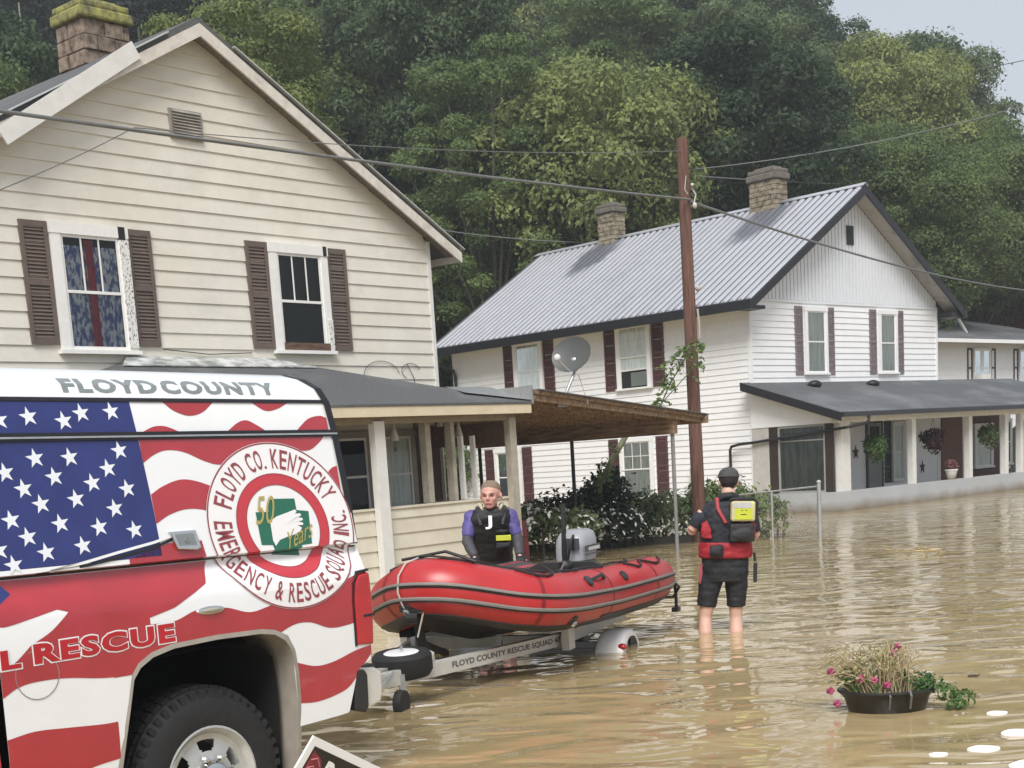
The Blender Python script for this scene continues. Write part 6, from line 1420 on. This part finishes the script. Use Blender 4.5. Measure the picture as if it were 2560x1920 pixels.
b = MB(); b.box(.02, .165, -.2478, -.2455, 1.088, 1.135); b.build('grey_panel', greyf, pk)
b = MB(); b.box(.085, .10, -.2492, -.2482, 1.066, 1.072); b.box(.118, .133, -.2492, -.2482, 1.066, 1.072); b.box(.08, .128, -.2492, -.2482, 1.030, 1.037); b.build('pocket_marks', blackf, pk)
b = MB(); b.tube([(.0, -.2, 1.15), (.02, -.21, 1.165), (.19, -.21, 1.165), (.215, -.20, 1.14), (.22, -.2, 1.0)], .014, 8); b.build('pocket_piping', blackf, pk, smooth=50)
b = MB(); b.box(.0, .205, -.235, -.165, .80, .955); b.ell((.10, -.22, .86), (.10, .035, .05)); fuse(b, 'black_back_pouch', mat('black_pouch', (.016, .016, .017), .65, .4, 12), Pm, .010, 3)
b = MB(); b.tube([(.235, -.06, .70), (.245, -.06, .62)], .012, 6); b.box(.232, .262, -.08, -.05, .44, .61); b.build('knife_sheath', blackm, Pm, bevel=.005)
b = MB(); b.tube([(-.07, -.06, 1.155), (-.03, -.09, 1.185), (.03, -.09, 1.19), (.08, -.05, 1.17)], .032, 10); b.build('collar', blackf, Pm, smooth=60)

# the man leaning on the boat
Pn = thing('person', 'fair haired person in black vest and purple sleeves leaning on the far side of boat', 'person', (.0, 13.0, 0))
Pn.rotation_euler = (0, R(1.5), 0)
S2 = 1.08
b = MB(); hc = (0, -.05, 1.300); HM = head(b, hc, R(-16), 1.10, .06, 1.13)
b.tube([(0, -.02, 1.24), (0, .02, 1.15), (0, .05, 1.06)], [.060, .064, .08], 14)
torso(b, [(0, .32, .40, .17, .12), (0, .30, .56, .17, .12), (-.01, .22, .76, .165, .12), (-.02, .13, .95, .185, .125), (-.02, .06, 1.09, .195, .12), (0, .03, 1.165, .12, .09)])
KL = dict(sh=(-.185, .04, 1.105), el=(-.235, -.03, .89), wr=(-.165, -.16, .735)); KR = dict(sh=(.175, .04, 1.105), el=(.235, .0, .89), wr=(.25, -.12, .735))
for J, sd in ((KL, -1), (KR, 1)):
    b.tube([J['sh'], Vector(J['sh']).lerp(Vector(J['el']), .5), J['el']], [.055, .050, .043], 12); b.tube([J['el'], Vector(J['el']).lerp(Vector(J['wr']), .35), J['wr']], [.043, .043, .030], 12)
    hand(b, J['wr'], (0.02*sd, -.9, -.25), -sd, .35)
for sg in (-1, 1): b.tube([(sg*.09, .32, .45), (sg*.11, .20, .05), (sg*.12, .28, -.36)], [.095, .065, .045], 12); b.tube([(sg*.12, .28, -.38), (sg*.12, .16, -.40)], [.045, .035], 10)
fuse(b, 'body', skin, Pn, .008)
HP = lambda v: tuple(HM @ Vector(v))
b = MB()
for sg in (-1, 1): b.lathe([(math.sin(math.pi*i/8), -math.cos(math.pi*i/8)) for i in range(9)], 10, HM @ Matrix.Translation((sg*.030, -.0735, .004)) @ Matrix.Diagonal((.011, .007, .006, 1)))
b.build('eyes', mat('eye_shadow_dark', (.09, .05, .045), .5), Pn, smooth=60)
b = MB()
for sg in (-1, 1): b.tube([HP((sg*.014, -.090, .022)), HP((sg*.032, -.090, .028)), HP((sg*.050, -.078, .022))], .0045, 6)
b.build('eyebrows', mat('fair_brow', (.26, .14, .09), .8), Pn, smooth=60)
b = MB(); b.tube([HP((-.024, -.083, -.060)), HP((-.008, -.0885, -.0575)), HP((.008, -.0885, -.0575)), HP((.024, -.083, -.060))], .0055, 6); b.build('lips', mat('lip_red', (.38, .11, .10), .5), Pn, smooth=60)
b = MB(); b.lathe([(1.0, .02), (1.0, .2), (.94, .45), (.80, .70), (.5, .92), (0, 1.0)], 28, HM @ Matrix.Translation((0, .020, .034)) @ Matrix.Rotation(R(-17), 4, 'X') @ Matrix.Diagonal((.0765, .0945, .0905, 1)))
fuse(b, 'hair', mat('cropped_fair_hair', (.20, .145, .105), .85, .25, 60, bump=.6, bscale=90), Pn, .008, 3)
purple = mat('purple_blue_sleeve', (.085, .07, .24), .6, .2, 7, bump=.3, bscale=25)
greys2 = mat('grey_sleeve', (.055, .052, .062), .7, .25, 9, bump=.3, bscale=25)
for J in (KL, KR):
    sh, el, wr = (Vector(J[k]) for k in ('sh', 'el', 'wr')); b = MB(); b.tube([sh*.99+Vector((0, 0, .01)), sh.lerp(el, .35), sh.lerp(el, .85)], [.070, .069, .058], 14); b.ell(sh, (.075, .07, .065)); fuse(b, 'upper_sleeve', purple, Pn, .009, 3)
    b = MB(); b.tube([sh.lerp(el, .80), el, el.lerp(wr, .5), el.lerp(wr, .95)], [.055, .056, .050, .040], 14); fuse(b, 'forearm_sleeve', greys2, Pn, .009, 3)
b = MB(); 
for J in (KL, KR):
    el, wr = Vector(J['el']), Vector(J['wr']); sd = 1 if J is KL else -1; b2 = MB(); hand(b2, wr, (-.02*sd, -.9, -.25), sd, .35, 1.12); b2.tube([el.lerp(wr, .85), wr, wr+Vector((0, -.02, 0))], [.038, .040, .034], 12); fuse(b2, 'glove', blackf, Pn, .007, 2)
b = MB(); torso(b, [(0, .32, .42, .195, .15), (0, .28, .60, .20, .155), (-.01, .21, .76, .205, .165), (-.015, .12, .95, .22, .17), (-.01, .05, 1.09, .20, .155), (0, .03, 1.165, .165, .12), (0, .02, 1.19, .11, .085)], ex=.7)
v2 = fuse(b, 'vest', mat('black_vest', (.012, .012, .014), .65, .4, 7, bump=.4, bscale=22), Pn, .010, 4)
b = MB()
for sg in (-1, 1): b.tube([(sg*.115, .10, 1.165), (sg*.125, .02, 1.182), (sg*.12, -.062, 1.12), (sg*.10, -.10, 1.03)], [.022, .024, .021, .014], 10)
b.build('shoulder_straps', mat('charcoal_strap', (.035, .036, .04), .7, .3, 12), Pn, smooth=60)
b = MB()
for sg in (-1, 1): b.tube([(sg*.085, .08, 1.205), (sg*.105, .0, 1.215), (sg*.08, -.085, 1.175)], [.015, .020, .012], 8)
b.build('collar_piping', mat('tan_collar', (.50, .46, .32), .7), Pn, smooth=60)
V, F = text_fit('J', -.060, .004, .995, 1.115, offset=.02); b = MB()
for q in F: b.face([(V[i][0], -.150+.42*(V[i][1]-1.06), V[i][1]) for i in q])
J_ = b.build('letter_mark', mat('white_print', (.7, .7, .7), .6), v2)
sm = J_.modifiers.new('solid', 'SOLIDIFY'); sm.thickness = .012; sm.offset = 0
b = MB(); b.box(.035, .175, -.088, -.02, .880, .930); b.build('yellow_reflective_patch', hivis, v2, bevel=.004)
b = MB(); b.box(.03, .17, -.08, .0, .81, .865); b.ell((.09, -.05, .965), (.07, .04, .025)); fuse(b, 'chest_pocket', blackf, Pn, .009, 3)

# ------------------------------------------------------------ air
hz = bpy.data.materials.new('haze_air'); hz.use_nodes = True; t = hz.node_tree; t.nodes.clear()
o = t.nodes.new("ShaderNodeOutputMaterial"); v = t.nodes.new("ShaderNodeVolumePrincipled"); v.inputs['Color'].default_value = (.93, .96, 1, 1); v.inputs['Density'].default_value = .0014; v.inputs['Anisotropy'].default_value = .2
t.links.new(v.outputs[0], o.inputs['Volume'])
f = MB(); f.box(-130, 130, -30, 190, -1.5, 95); tag(f.build('haze', hz), kind='stuff')
